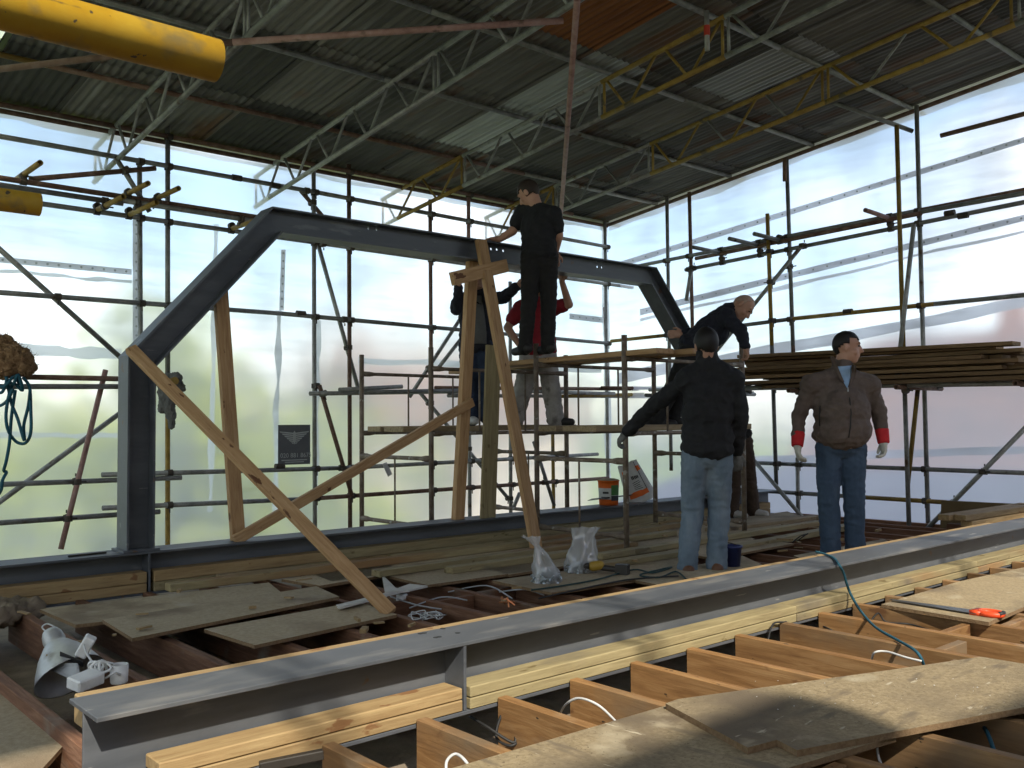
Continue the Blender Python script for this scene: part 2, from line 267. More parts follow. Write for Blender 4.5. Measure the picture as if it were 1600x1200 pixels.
class MB:
    def __init__(s): s.v = []; s.f = []
    def add(s, vs, fs):
        n = len(s.v); s.v += [V(v) for v in vs]; s.f += [tuple(i + n for i in f) for f in fs]; return s
    def box(s, c, d, rot=None):
        hx, hy, hz = d[0] / 2, d[1] / 2, d[2] / 2; c = V(c)
        vs = [V((x, y, z)) for x in (-hx, hx) for y in (-hy, hy) for z in (-hz, hz)]
        if rot is not None: vs = [rot @ v for v in vs]
        return s.add([c + v for v in vs], [(0, 1, 3, 2), (4, 6, 7, 5), (0, 4, 5, 1), (2, 3, 7, 6), (0, 2, 6, 4), (1, 5, 7, 3)])
    def tube(s, pts, r, n=8, caps=True):
        """tube along a polyline; r a number or one per point"""
        pts = [V(p) for p in pts]; m = len(pts); rs = r if isinstance(r, (list, tuple)) else [r] * m
        vs = []; prev = None
        for i, p in enumerate(pts):
            d = (pts[min(i + 1, m - 1)] - pts[max(i - 1, 0)]).normalized()
            if prev is None: a = d.orthogonal().normalized()
            else: a = (prev - d * prev.dot(d)); a = a.normalized() if a.length > 1e-6 else d.orthogonal().normalized()
            prev = a; b = d.cross(a)
            vs += [p + (a * math.cos(k * 2 * math.pi / n) + b * math.sin(k * 2 * math.pi / n)) * rs[i] for k in range(n)]
        fs = [(i * n + k, i * n + (k + 1) % n, (i + 1) * n + (k + 1) % n, (i + 1) * n + k) for i in range(m - 1) for k in range(n)]
        if caps: fs += [tuple(range(n - 1, -1, -1)), tuple((m - 1) * n + k for k in range(n))]
        return s.add(vs, fs)
    def ell(s, c, rad, rot=None, n=14, m=9):
        vs = []; c = V(c)
        for i in range(1, m):
            th = math.pi * i / m
            for k in range(n):
                ph = 2 * math.pi * k / n
                v = V((rad[0] * math.sin(th) * math.cos(ph), rad[1] * math.sin(th) * math.sin(ph), rad[2] * math.cos(th)))
                vs.append(c + (rot @ v if rot is not None else v))
        top = V((0, 0, rad[2])); top = rot @ top if rot is not None else top
        vs += [c + top, c - top]; T = len(vs) - 2
        fs = [(i * n + k, (i + 1) * n + k, (i + 1) * n + (k + 1) % n, i * n + (k + 1) % n) for i in range(m - 2) for k in range(n)]
        fs += [(T, k, (k + 1) % n) for k in range(n)] + [(T + 1, (m - 2) * n + (k + 1) % n, (m - 2) * n + k) for k in range(n)]
        return s.add(vs, fs)
    def cap(s, a, b, ra, rb, n=12):
        """capsule with two radii"""
        a = V(a); b = V(b); d = (b - a); ln = d.length or 1e-6; d = d / ln
        pts = []; rs = []
        for i in range(5): t = math.pi / 2 * i / 4; pts.append(a - d * ra * math.cos(t)); rs.append(max(ra * math.sin(t), .0008))
        for i in range(5): t = math.pi / 2 * (1 - i / 4); pts.append(b + d * rb * math.cos(t)); rs.append(max(rb * math.sin(t), .0008))
        return s.tube(pts, rs, n)
    def lathe(s, prof, n=20, mw=None):
        vs = []
        for r, z in prof:
            for k in range(n):
                v = V((r * math.cos(2 * math.pi * k / n), r * math.sin(2 * math.pi * k / n), z)); vs.append(mw @ v if mw is not None else v)
        fs = [(i * n + k, i * n + (k + 1) % n, (i + 1) * n + (k + 1) % n, (i + 1) * n + k) for i in range(len(prof) - 1) for k in range(n)]
        return s.add(vs, fs)
    def prism(s, poly, ext):
        """polygon (3d points) swept by vector ext"""
        p = [V(q) for q in poly]; n = len(p); e = V(ext)
        return s.add(p + [q + e for q in p], [tuple(range(n - 1, -1, -1)), tuple(range(n, 2 * n))] + [(i, (i + 1) % n, n + (i + 1) % n, n + i) for i in range(n)])
    def build(s, name, mat, parent=None, smooth=False, mw=None):
        return link(name, mesh(name, s.v, s.f, smooth), mat, parent, mw)
def frame(p0, p1, up=(0, 0, 1)):
    """matrix with local x from p0 to p1, origin at p0"""
    p0 = V(p0); p1 = V(p1); x = (p1 - p0).normalized(); u = V(up)
    y = u.cross(x)
    y = y.normalized() if y.length > 1e-5 else x.orthogonal().normalized()
    z = x.cross(y)
    m = Matrix((x, y, z)).transposed().to_4x4(); m.translation = p0; return m
_bx = {}
def bevbox(L_, W_, H_, b=.003):
    key = (round(L_, 3), round(W_, 4), round(H_, 4), b)
    if key in _bx: return _bx[key]
    bm = bmesh.new(); bmesh.ops.create_cube(bm, size=1)
    bmesh.ops.scale(bm, vec=(L_, W_, H_), verts=bm.verts); bmesh.ops.translate(bm, vec=(L_ / 2, 0, 0), verts=bm.verts)
    bmesh.ops.bevel(bm, geom=bm.edges[:], offset=b, segments=1, affect='EDGES')
    me = bpy.data.meshes.new('plank'); bm.to_mesh(me); bm.free(); _bx[key] = me; return me
def plank(name, p0, p1, wid, thk, mat, parent=None, up=(0, 0, 1), bev=.003):
    """timber from p0 to p1 (centre line); wid across, thk along up"""
    L_ = (V(p1) - V(p0)).length; me = bevbox(L_, wid, thk, bev)
    if len(me.materials) and me.materials[0] != MATS[mat]:
        me = me.copy(); me.materials.clear()
    return link(name, me, mat, parent, frame(p0, p1, up))
def slab(name, poly, thk, mat, parent=None, edge=None, mw0=None):
    """flat sheet from a top polygon (world points, first edge the grain), thickness downward; local origin at its first corner"""
    p = [V(q) for q in poly]; nrm = V((0, 0, 0))
    for i in range(len(p)): nrm += (p[i] - p[0]).cross(p[(i + 1) % len(p)] - p[0])
    if nrm.z < 0: p = [p[0]] + p[1:][::-1]; nrm = -nrm
    nrm.normalize()
    m = frame(p[0], p[1], nrm); inv = m.inverted()
    q = [inv @ v for v in p]; n = len(q); vs = q + [v - V((0, 0, thk)) for v in q]
    fs = [tuple(range(n)), tuple(range(2 * n - 1, n - 1, -1))] + [(i, n + i, n + (i + 1) % n, (i + 1) % n) for i in range(n)]
    me = mesh(name, vs, fs); me.materials.append(MATS[mat])
    if edge:
        me.materials.append(MATS[edge])
        for k, pl in enumerate(me.polygons):
            if k >= 2: pl.material_index = 1
    return link(name, me, None, parent, m)
def tube(name, p0, p1, mat, parent=None, r=.02415, n=14, wall=.004):
    """hollow scaffold tube"""
    p0 = V(p0); p1 = V(p1); L_ = (p1 - p0).length; vs = []; fs = []
    dp = min(.12, L_ * .3)
    for rr, z in ((r - wall, dp), (r - wall, 0), (r, 0), (r, L_), (r - wall, L_), (r - wall, L_ - dp)):
        vs += [(rr * math.cos(2 * math.pi * k / n), rr * math.sin(2 * math.pi * k / n), z) for k in range(n)]
    for i in range(5):
        fs += [(i * n + k, i * n + (k + 1) % n, (i + 1) * n + (k + 1) % n, (i + 1) * n + k) for k in range(n)]
    fs += [tuple(range(n - 1, -1, -1)), tuple(5 * n + k for k in range(n))]
    me = mesh(name, vs, fs); me.polygons.foreach_set('use_smooth', [i // n in (0, 2, 4) for i in range(len(me.polygons))])
    d = (p1 - p0).normalized(); q = d.to_track_quat('Z', 'Y').to_matrix().to_4x4(); q.translation = p0
    return link(name, me, mat, parent, q)
def cable(name, pts, r, mat, parent=None, sub=6, n=6):
    """smooth cord through points (Catmull-Rom)"""
    P = [V(p) for p in pts]; Q = []
    for i in range(len(P) - 1):
        a, b, c, d = P[max(i - 1, 0)], P[i], P[i + 1], P[min(i + 2, len(P) - 1)]
        for k in range(sub):
            t = k / sub; Q.append(.5 * ((2 * b) + (c - a) * t + (2 * a - 5 * b + 4 * c - d) * t * t + (3 * b - a - 3 * c + d) * t ** 3))
    Q.append(P[-1]); mb = MB(); mb.tube(Q, r, n); o = V(P[0]); mb.v = [v - o for v in mb.v]
    return mb.build(name, mat, parent, True, Matrix.Translation(o))
# ================================================================ SETTING
def grid_plane(name, x0, x1, y0, y1, z, mat):
    return struct(MB().add([(x0, y0, z), (x1, y0, z), (x1, y1, z), (x0, y1, z)], [(0, 1, 2, 3)]).build(name, mat))
grid_plane('ground', -300, 400, -300, 400, -6.5, 'grass')
RP = .115
def roofz(Y): return 4.0 + RP * (9.3 - Y)
# ---- floor: ceiling below, joists as pieces
floor = struct(MB().box((3.5, 3.15, -.27), (13.2, 12.5, .06)).build('floor', 'dust'))
def joist(x, y0, y1, mat, z=0.0, wid=.047, dep=.2):
    plank('joist', (x, y0, z - dep / 2), (x, y1, z - dep / 2), wid, dep, mat, floor)
k = 0
for i in range(-3, 20):
    x = 2.062 + .02 + .395 * (i - 1)
    if x < -2 or x > 9.7: continue
    joist(x + random.uniform(-.012, .012), -2.6 if x > 1.2 else 0.2, 2.872, 'joist_pine' if x > 1.3 else 'joist_old', -random.uniform(0, .006))
for x in [-.6, -.2, .2, .62, 1.07, 1.50, 1.88, 2.30, 2.68, 3.08, 3.46, 3.86, 4.26, 4.66, 5.06, 5.46, 5.86, 6.26, 6.66, 7.06, 7.46, 7.86, 8.26, 8.66, 9.06, 9.46, 9.8]:
    joist(x, 3.34, 6.27, 'joist_old', -random.uniform(.004, .02), .05)
for x in np.arange(-1.8, 9.8, .45): joist(float(x), 6.6, 9.1, 'joist_old', -.22)
def noggin(x0, x1, y, mat='joist_pine', dz=0): plank('noggin', (x0, y, -.09 + dz), (x1, y, -.09 + dz), .045, .16, mat, floor)
for (i, y) in [(3.64, 1.78), (4.04, 1.90), (4.43, 2.05), (4.83, 2.2), (5.22, 2.05), (2.46, 1.6), (2.86, 1.7), (5.62, 2.2), (6.0, 2.0)]:
    noggin(i + .03, i + .35, y)
for (a, b, y) in [(3.11, 3.43, 4.9), (3.49, 3.83, 4.75), (2.71, 3.05, 4.8), (3.89, 4.23, 4.8)]: noggin(a, b, y, 'joist_old', -.015)
# brick wall plate edge along the front beam bottom (dark steel ledge)
# ---- steel floor beams
def floor_beam(name, label, x0, x1, yc, stiff, zt=.24, zb=-.04, wid=.262):
    e = empty(name, (x0, yc, zb), label, 'steel beam')
    def bx(n, c, d, mt='steel'): 
        me = bevbox(d[0], d[1], d[2], .002); link(n, me, mt, e, Matrix.Translation((c[0] - d[0] / 2, c[1], c[2])))
    xm = (x0 + x1) / 2; ln = x1 - x0
    bx('top_flange', (xm, yc, zt - .0075), (ln, wid, .0151), 'steel_sun_dust'); bx('bottom_flange', (xm, yc, zb + .0075), (ln, wid, .015))
    bx('web', (xm, yc, (zt + zb) / 2), (ln - .002, .011, zt - zb - .03))
    for s in stiff:
        for sd in (-1, 1):
            bx('stiffener', (s, yc + sd * (.0055 + .0615), (zt + zb) / 2), (.014, .123, zt - zb - .031))
    return e
fb = floor_beam('steel_floor_beam', 'long grey steel I-beam running across the foreground, stiffener plate near its left end', .915, 10.0, 3.012, [2.29])
rb = floor_beam('steel_floor_beam', 'dark grey steel I-beam on the floor under the cranked steel frame', -2.6, 9.75, 6.43, [2.33, 8.55], .245)
for (px, py) in [(657, 990), (663, 989), (692, 982), (681, 996), (686, 995), (715, 989)]:   # bolt holes in the flange
    q = onz(px, py, .2402); MB().tube([q, q + V((0, 0, .0012))], .011, 10).build('bolt_hole', 'black_rubber', fb).matrix_basis = fb.matrix_basis.inverted()
def packing(e, segs, yf, yb, zs, side):
    for (x0, x1, mats) in segs:
        for (z0, z1), mt in zip(zs, mats):
            y = (yf + yb) / 2 + random.uniform(-.004, .004)
            plank('packing_plank', (x0, y, (z0 + z1) / 2), (x1, y, (z0 + z1) / 2), abs(yb - yf), z1 - z0 - .002, mt, e, bev=.004)
packing(fb, [(1.10, 2.275, ('pine', 'pine')), (2.31, 4.62, ('treated', 'treated')), (4.624, 7.0, ('treated', 'treated')), (7.004, 9.9, ('treated', 'treated'))], 2.878, 2.995, [(.0212, .066), (-.0245, .0205)], -1)
packing(fb, [(.96, 3.3, ('pine',)), (3.304, 6.1, ('pine',)), (6.104, 8.1, ('pine',))], 3.152, 3.25, [(.13, .226)], 1)
packing(rb, [(-2, 2.31, ('pine', 'pine')), (2.36, 3.75, ('pine', 'treated')), (3.754, 6.2, ('treated', 'pine')), (6.204, 8.53, ('treated', 'pine')), (8.57, 9.6, ('pine', 'pine'))], 6.297, 6.415, [(.04, .115), (-.024, .039)], -1)
# ---- cranked portal frame
pf = empty('portal_frame', (5.43, 6.43, .25), 'dark grey cranked steel portal frame standing on the rear floor beam', 'steel frame')
OUT = [(2.19, .262), (2.19, 1.55), (3.23, 2.70), (7.63, 2.70), (8.67, 1.55), (8.67, .262)]
def offs(poly, d):
    r = []
    for i, p in enumerate(poly):
        def nrm(a, b):
            t = V((b[0] - a[0], b[1] - a[1])).normalized(); return V((t.y, -t.x))
        ns = []
        if i: ns.append(nrm(poly[i - 1], p))
        if i < len(poly) - 1: ns.append(nrm(p, poly[i + 1]))
        if len(ns) == 1: r.append(V(p) + ns[0] * d)
        else:
            b = (ns[0] + ns[1]); b = b / b.dot(ns[0]) ; r.append(V(p) + b * d)
    return r
DP = .186; o0 = offs(OUT, 0); o1 = offs(OUT, .013); o2 = offs(OUT, DP - .013); o3 = offs(OUT, DP)
FW = .19
holes = MB()
for (px, py) in [(575, 356), (588, 358), (767, 389), (776, 390), (786, 392), (810, 387), (932, 408), (939, 409), (933, 417), (940, 418)]:
    q = ony(px, py, 6.43); holes.tube([q - V((0, .05, 0)), q + V((0, .05, 0))], .012, 10)
hob = holes.build('hole_cutter', 'steel')
for i, nm in enumerate(['column', 'rafter', 'crossbeam', 'rafter', 'column']):
    def strip(a, b, w_, m_):
        m_.prism([(a[i].x, 6.43 - w_ / 2, a[i].y), (a[i + 1].x, 6.43 - w_ / 2, a[i + 1].y), (b[i + 1].x, 6.43 - w_ / 2, b[i + 1].y), (b[i].x, 6.43 - w_ / 2, b[i].y)], (0, w_, 0))
    m_ = MB(); strip(o0, o1, FW, m_); strip(o2, o3, FW, m_); o = m_.build(nm, 'steel', pf)
    o.matrix_basis = pf.matrix_basis.inverted()
    m_ = MB(); strip(o1, o2, .009, m_); wb = m_.build('web', 'steel', o)
    if nm == 'crossbeam':
        bm_ = wb.modifiers.new('b', 'BOOLEAN'); bm_.object = hob; bm_.operation = 'DIFFERENCE'; bm_.solver = 'EXACT'
        bpy.context.view_layer.update(); dg = bpy.context.evaluated_depsgraph_get()
        me = bpy.data.meshes.new_from_object(wb.evaluated_get(dg)); wb.modifiers.clear(); wb.data = me
        if not len(me.materials): me.materials.append(MATS['steel'])
bpy.data.objects.remove(hob)
for x in (2.283, 8.577):
    b = MB().box((x, 6.43, .254), (.24, .23, .016)).build('base_plate', 'steel', pf); b.matrix_basis = pf.matrix_basis.inverted()
# ================================================================ TEMPORARY ROOF
roof = empty('temporary_roof', (3.5, 9.3, 4.0), 'temporary roof of patched corrugated metal sheets on tubes and lattice beams', 'roof')
def sheet_mesh(nm, wd=.76, ln=1.33, waves=10, seg=6, amp=.0095):
    vs = []; fs = []; n = waves * seg
    for j in (0, 1):
        for i in range(n + 1):
            vs.append((wd * i / n, -ln * j, amp * math.sin(2 * math.pi * i / seg) + (.004 if j == 0 else -.004)))
    fs = [(i, i + 1, n + 2 + i, n + 1 + i) for i in range(n)]
    return mesh(nm, vs, fs, True)
SM = {}
for m_ in ('corrugated', 'corrugated_rust', 'corrugated_dark', 'corrugated_bright', 'green_sheet'):
    SM[m_] = sheet_mesh('roof_sheet'); SM[m_].materials.append(MATS[m_])
SLOPE = Matrix.Rotation(-math.atan(RP), 4, 'X')
ROWS = [9.42 - 1.2 * i for i in range(9)]
for r_, Yr in enumerate(ROWS):
    off = random.uniform(-.3, .3)
    for c_ in range(19):
        x = -3.1 + off * 0 + .70 * c_
        if x + .76 > 10.3: continue
        m_ = 'corrugated'; q = random.random()
        if q < .12: m_ = 'corrugated_dark'
        elif q < .15: m_ = 'corrugated_bright'
        xc = x + .38; yc = Yr - .6
        if (5.0 < xc < 6.1 and 5.1 < yc < 6.3) or (5.0 < xc < 5.6 and 4.0 < yc < 5.2): m_ = 'corrugated_rust'
        if (6.1 < xc < 6.9 and 6.4 < yc < 7.7): m_ = 'corrugated_bright'
        if xc < 1.95 and 7.3 < yc < 9.2: m_ = 'green_sheet'
        if 2.0 < xc < 2.6 and 8.2 < yc: m_ = 'corrugated_dark'
        mw = Matrix.Translation((x, Yr, roofz(Yr) + random.uniform(-.001, .001))) @ SLOPE
        link('roof_sheet', SM[m_], None, roof, mw)
PUR = [9.27, 8.3, 7.08, 5.9, 4.7, 3.5, 2.3, 1.1, -.1, -1.3]
pm = ['tube_yellow', 'tube_rust', 'galvanised', 'galvanised', 'galvanised', 'galvanised', 'galvanised', 'galvanised', 'galvanised', 'galvanised']
for i, Yp in enumerate(PUR):
    z = roofz(Yp) - .036
    cuts = [-3.0, random.uniform(1.2, 2.4), random.uniform(4.3, 5.2), random.uniform(7.0, 7.6), 10.1 if i % 2 else 10.35]
    for a, b in zip(cuts[:-1], cuts[1:]):
        m_ = pm[i] if random.random() < .6 else random.choice(['galvanised', 'tube_yellow', 'tube_rust', 'galvanised'])
        tube('purlin', (a, Yp, z), (b - .004, Yp, z), m_, roof)
TR = [-.4, 1.3, 3.0, 4.72, 6.40, 8.05]
def lattice(X, cols):
    """cols: list of (Ya, Yb, material) sections of one lattice beam"""
    for (ya, yb, mt) in cols:
        ch = MB()
        pa = V((X, ya, roofz(ya) - .108)); pb = V((X, yb, roofz(yb) - .108)); dn = V((0, 0, -.335))
        ch.tube([pa, pb], .02415, 12); ch.tube([pa + dn, pb + dn], .02415, 12)
        b = ch.build('lattice_beam', mt, roof, True); b.matrix_basis = roof.matrix_basis.inverted()
        n = max(1, int(abs(yb - ya) / .62)); d = (yb - ya) / n
        up = lambda y: V((X, y, roofz(y) - .108)); lo = lambda y: up(y) + dn
        for k in range(n):
            y = ya + d * k
            for p, q in ((up(y + d * .08), lo(y + d * .42)), (lo(y + d * .50), up(y + d * .95))):
                s = MB().tube([p, q], .0135, 8).build('strut', mt if random.random() < .8 else 'galvanised', b, True)
        for y in (ya, yb):
            MB().tube([up(y - .03 * (1 if y == yb else -1) * (1 if yb > ya else -1)), lo(y - .03 * (1 if y == yb else -1) * (1 if yb > ya else -1))], .0135, 8).build('strut', mt, b, True)
for X in TR:
    if X == 6.40: c = [(9.75, 8.05, 'tube_yellow'), (8.05, 5.95, 'galvanised'), (5.95, 4.55, 'tube_yellow'), (4.55, 1.5, 'galvanised'), (1.5, -2.1, 'galvanised')]
    elif X == 8.05: c = [(9.75, 8.3, 'tube_yellow'), (8.3, 6.75, 'galvanised'), (6.75, 4.6, 'tube_yellow'), (4.6, 2.9, 'tube_yellow'), (2.9, -2.1, 'galvanised')]
    else: c = [(9.75, 6.3, 'galvanised'), (6.3, 3.0, 'galvanised'), (3.0, -2.1, 'galvanised')]
    lattice(X, c)
# plan braces under the lattice beams
tube('brace_tube', (4.62, 4.52, roofz(4.52) - .50), (8.1, 8.25, roofz(8.25) - .50), 'tube_pink', roof)
A = V((2.95, 6.41, roofz(6.41) - .5))
for (a, b, mt) in [((0, 108), (364, 66), 'tube_rust'), ((364, 66), (880, 32), 'tube_pink')]:
    def onlow(p):
        d = ray(*p); t = (4.0 + RP * 9.3 - .5 - CAMH) / (d.z + RP * d.y); return d * t + V((0, 0, CAMH))
    tube('brace_tube', onlow(a), onlow(b), mt, roof)
t_ = onlow((1105, 75)); tube('hanger_tube', t_ + V((0, 0, .3)), t_ - V((0, 0, .02)), 'galvanised', roof, r=.02); MB().tube([t_ + V((0, 0, .1)), t_ + V((0, 0, .18))], .0245, 12).build('marker_tape', 'red_paint', roof).matrix_basis = roof.matrix_basis.inverted()
tube('verge_tube', (9.98, 9.3, roofz(9.3) - .09), (9.98, -2, roofz(-2) - .09), 'tube_rust', roof)
tube('verge_tube', (-3, 9.27, roofz(9.27) - .10), (9.98, 9.2, roofz(9.2) - .10), 'tube_rust', roof)
# ================================================================ COUPLERS
def coupler_mesh():
    m_ = MB()
    m_.tube([(0, 0, -.026), (0, 0, .026)], .034, 10); m_.tube([(-.026, .052, 0), (.026, .052, 0)], .034, 10)
    m_.box((0, .026, 0), (.045, .03, .045))
    m_.tube([(.03, -.02, 0), (.03, .03, 0)], .009, 6); m_.tube([(.045, -.01, 0), (.075, -.01, 0)], .007, 6); m_.tube([(0, .052, .03), (0, .052, .075)], .007, 6)
    me = mesh('coupler', m_.v, m_.f); me.materials.append(MATS['coupler']); return me
CM = coupler_mesh()
def sleeve(p, d, parent):
    MB().tube([V(p) - d * .05, V(p) + d * .05], .032, 10).build('joint_pin', 'coupler', parent).matrix_basis = parent_inv(parent)
def couplers(parent, tubes, maxd=.11):
    done = []
    for i in range(len(tubes)):
        for j in range(i + 1, len(tubes)):
            p1, q1 = tubes[i]; p2, q2 = tubes[j]
            d1 = q1 - p1; d2 = q2 - p2; n = d1.normalized().cross(d2.normalized())
            if n.length < .3: continue
            w0 = p1 - p2; a = d1.dot(d1); b = d1.dot(d2); c = d2.dot(d2); d = d1.dot(w0); e = d2.dot(w0); den = a * c - b * b
            s = (b * e - c * d) / den; t = (a * e - b * d) / den
            if not (-.01 < s < 1.01 and -.01 < t < 1.01): continue
            A_ = p1 + d1 * s; B_ = p2 + d2 * t
            if (A_ - B_).length > maxd: continue
            if any((A_ - k).length < .09 for k in done): continue
            done.append(A_)
            z = d1.normalized(); y = (B_ - A_); y = (y - z * y.dot(z)); y = y.normalized() if y.length > .004 else z.cross(d2.normalized()).normalized()
            m = Matrix((y.cross(z), y, z)).transposed().to_4x4(); m.translation = A_
            link('coupler', CM, None, parent, m)
# ================================================================ BACK SCAFFOLD (runs along x at the far side)
YB = 9.12
sb = empty('scaffold', (3.5, YB, -1), 'galvanised tube scaffold standing along the far sheeted side', 'scaffold')
TB = []
def bt(name, a, b, mat='galvanised', dy=0.0, ea=0, eb=0, Yb=YB, par=None, lst=None):
    """tube from two photo points on the plane y=Yb+dy, optionally lengthened"""
    p = ony(*a, Yb + dy); q = ony(*b, Yb + dy); d = (q - p).normalized(); p -= d * ea; q += d * eb
    tube(name, p, q, mat, par or sb); (TB if lst is None else lst).append((p, q))
for (a, b, mt, ea, eb) in [((262, 184), (262, 640), 'galvanised', 0, 0), ((262, 640), (262, 850), 'tube_yellow', 0, 1), ((218, 248), (221, 840), 'galvanised', 0, 1),
                           ((490, 250), (492, 815), 'galvanised', 0, 1), ((545, 250), (547, 815), 'tube_rust', 0, 1), ((672, 312), (675, 800), 'tube_rust', 0, 1),
                           ((732, 303), (732, 440), 'tube_pink', 0, 0), ((732, 440), (734, 800), 'galvanised', 0, 1), ((797, 440), (798, 790), 'galvanised', 0, 1),
                           ((862, 560), (865, 785), 'tube_yellow', 0, 1), ((945, 345), (950, 760), 'galvanised', 0, 1), ((945, 480), (950, 610), 'tube_rust', 0, 0), ((-140, 100), (-150, 900), 'galvanised', 0, 0)]:
    bt('standard', a, b, mt, .055 if 'rust' in mt and a[0] == 945 else 0, ea, eb)
for (a, b, mt, dy, ea, eb) in [((0, 163), (262, 213), 'tube_rust', -.055, 3, .05), ((262, 213), (845, 325), 'tube_rust', -.055, 0, .6), ((0, 213), (492, 300), 'galvanised', -.055, 3, 0), ((492, 300), (945, 385), 'galvanised', -.055, 0, .1),
                               ((62, 318), (500, 380), 'galvanised', -.055, 3, 0), ((500, 380), (972, 447), 'galvanised', -.055, 0, .3), ((0, 457), (440, 490), 'galvanised', -.055, 3, 0), ((440, 490), (945, 536), 'galvanised', -.055, 0, .1),
                               ((159, 742), (545, 731), 'galvanised', -.055, 0, 0), ((545, 731), (800, 717), 'galvanised', -.055, 0, 1.6), ((0, 757), (185, 750), 'galvanised', -.07, 3, .6),
                               ((160, 794), (490, 779), 'galvanised', -.055, 0, 0), ((490, 779), (950, 747), 'tube_rust', -.055, 0, 0), ((0, 817), (200, 803), 'galvanised', -.07, 3, .3)]:
    bt('ledger', a, b, mt, dy, ea, eb)
for (a, b, mt, dy) in [((-60, 336), (190, 560), 'galvanised', .055), ((-60, 828), (225, 618), 'galvanised', .06), ((165, 578), (95, 858), 'tube_pink', -.12), ((496, 378), (562, 615), 'galvanised', .055),
                       ((499, 602), (550, 775), 'tube_rust', -.11), ((655, 612), (800, 786), 'galvanised', .055), ((720, 530), (684, 576), 'galvanised', -.11), ((718, 500), (640, 620), 'galvanised', .06),
                       ((834, 690), (866, 790), 'galvanised', -.11), ((812, 770), (803, 792), 'galvanised', -.11), ((180, 245), (234, 331), 'galvanised', -.12), ((46, 280), (243, 263), 'tube_rust', -.12), ((470, 298), (540, 380), 'tube_rust', .05)]:
    bt('brace', a, b, mt, dy)
# doubled tube ledger and lower run, with short yellow putlogs
for (a, b, mt, dy, ea, eb) in [((0, 278), (262, 318), 'tube_rust', -.25, 3, 0), ((262, 318), (420, 342), 'tube_rust', -.25, 0, .4), ((0, 289), (192, 318), 'galvanised', -.27, 3, 0), ((190, 313), (420, 349), 'galvanised', -.27, 0, .4),
                               ((38, 589), (190, 592), 'tube_rust', -.25, 0, .3), ((0, 604), (192, 604), 'galvanised', -.25, 3, .3), ((484, 615), (700, 612), 'galvanised', -.2, 0, .2), ((530, 609), (628, 604), 'galvanised', -.25, 0, 0), ((560, 613), (720, 610), 'galvanised', -.28, 0, 0),
                               ((680, 606), (1000, 608), 'tube_rust', -.25, 0, 0), ((700, 618), (1075, 620), 'galvanised', -.22, 0, .6), ((800, 611), (960, 615), 'galvanised', -.3, 0, 0), ((940, 606), (1080, 607), 'tube_rust', -.3, 0, .3), ((850, 620), (1010, 616), 'tube_yellow', -.28, 0, 0)]:
    bt('ledger', a, b, mt, dy, ea, eb)
for (x, y) in [(30, 277), (192, 306), (238, 313), (155, 326), (205, 334), (366, 356)]:   # short yellow putlogs: run towards us
    p = ony(x, y, YB - .12); q = p + V((.01, -.62, 0)); p = p + V((0, .1, 0)); tube('putlog', p, q, 'tube_yellow', sb); TB.append((p, q))
couplers(sb, TB)
for (x, y) in [(370, 278), (430, 290), (437, 729), (600, 262), (470, 490)]:
    sleeve(ony(x, y, YB - .055), V((1, 0, 0)), sb)
# ================================================================ RIGHT SCAFFOLD
XR = 9.86
sr = empty('scaffold', (XR, 4, -1), 'tube scaffold along the right sheeted side, carrying a pile of brown boards', 'scaffold')
TRR = []
def rt(name, a, b, mat='galvanised', dx=0.0, ea=0, eb=0):
    p = onx(*a, XR + dx); q = onx(*b, XR + dx); d = (q - p).normalized(); p -= d * ea; q += d * eb
    tube(name, p, q, mat, sr); TRR.append((p, q))
for (a, b, mt, dx, ea, eb) in [((1042, 308), (1046, 560), 'galvanised', 0, 0, 1.5), ((1077, 300), (1083, 560), 'tube_rust', 0, 0, 1.5), ((1199, 334), (1206, 540), 'tube_yellow', -.15, 0, 0), ((1206, 540), (1213, 757), 'galvanised', -.15, 0, 0),
                               ((1229, 248), (1239, 540), 'galvanised', 0, 0, 0), ((1239, 540), (1240, 565), 'tube_rust', 0, 0, .3), ((1246, 715), (1247, 790), 'galvanised', -.1, 0, .3), ((1432, 165), (1450, 812), 'galvanised', 0, 0, .6), ((1640, 80), (1665, 880), 'galvanised', 0, 0, .6),
                               ((1401, 196), (1412, 560), 'tube_yellow', -.3, 0, 0), ((1412, 560), (1420, 812), 'galvanised', -.3, 0, .1), ((1226, 248), (1226, 283), 'tube_rust', -.06, 0, 0)]:
    rt('standard', a, b, mt, dx, ea, eb)
for (a, b, mt, dx, ea, eb) in [((1020, 411), (1440, 328), 'galvanised', -.06, .5, 0), ((1440, 328), (1600, 297), 'tube_rust', -.06, 0, 1), ((1087, 404), (1440, 333), 'tube_rust', -.11, 0, 0), ((1440, 331), (1600, 302), 'galvanised', -.11, 0, 1), ((1130, 410), (1600, 316), 'galvanised', -.05, .6, 1),
                               ((955, 533), (1040, 524), 'tube_yellow', -.06, 0, 0), ((1040, 524), (1240, 498), 'galvanised', -.06, 0, 0), ((1240, 498), (1460, 475), 'tube_yellow', -.06, 0, 0), ((1460, 475), (1600, 461), 'galvanised', -.06, 0, 1),
                               ((1070, 608), (1290, 603), 'galvanised', -.08, .6, 0), ((1290, 603), (1480, 597), 'tube_yellow', -.08, 0, 0), ((1480, 597), (1600, 592), 'tube_rust', -.08, 0, 1), ((1070, 608), (1600, 599), 'galvanised', -.75, 0, 1),
                               ((1175, 723), (1600, 739), 'galvanised', -.06, .8, 1), ((1222, 769), (1350, 777), 'galvanised', -.06, .6, 0), ((1350, 777), (1480, 785), 'tube_yellow', -.06, 0, 0), ((1480, 785), (1600, 792), 'galvanised', -.06, 0, 1), ((1470, 212), (1600, 178), 'tube_rust', -.3, 0, 1)]:
    rt('ledger', a, b, mt, dx, ea, eb)
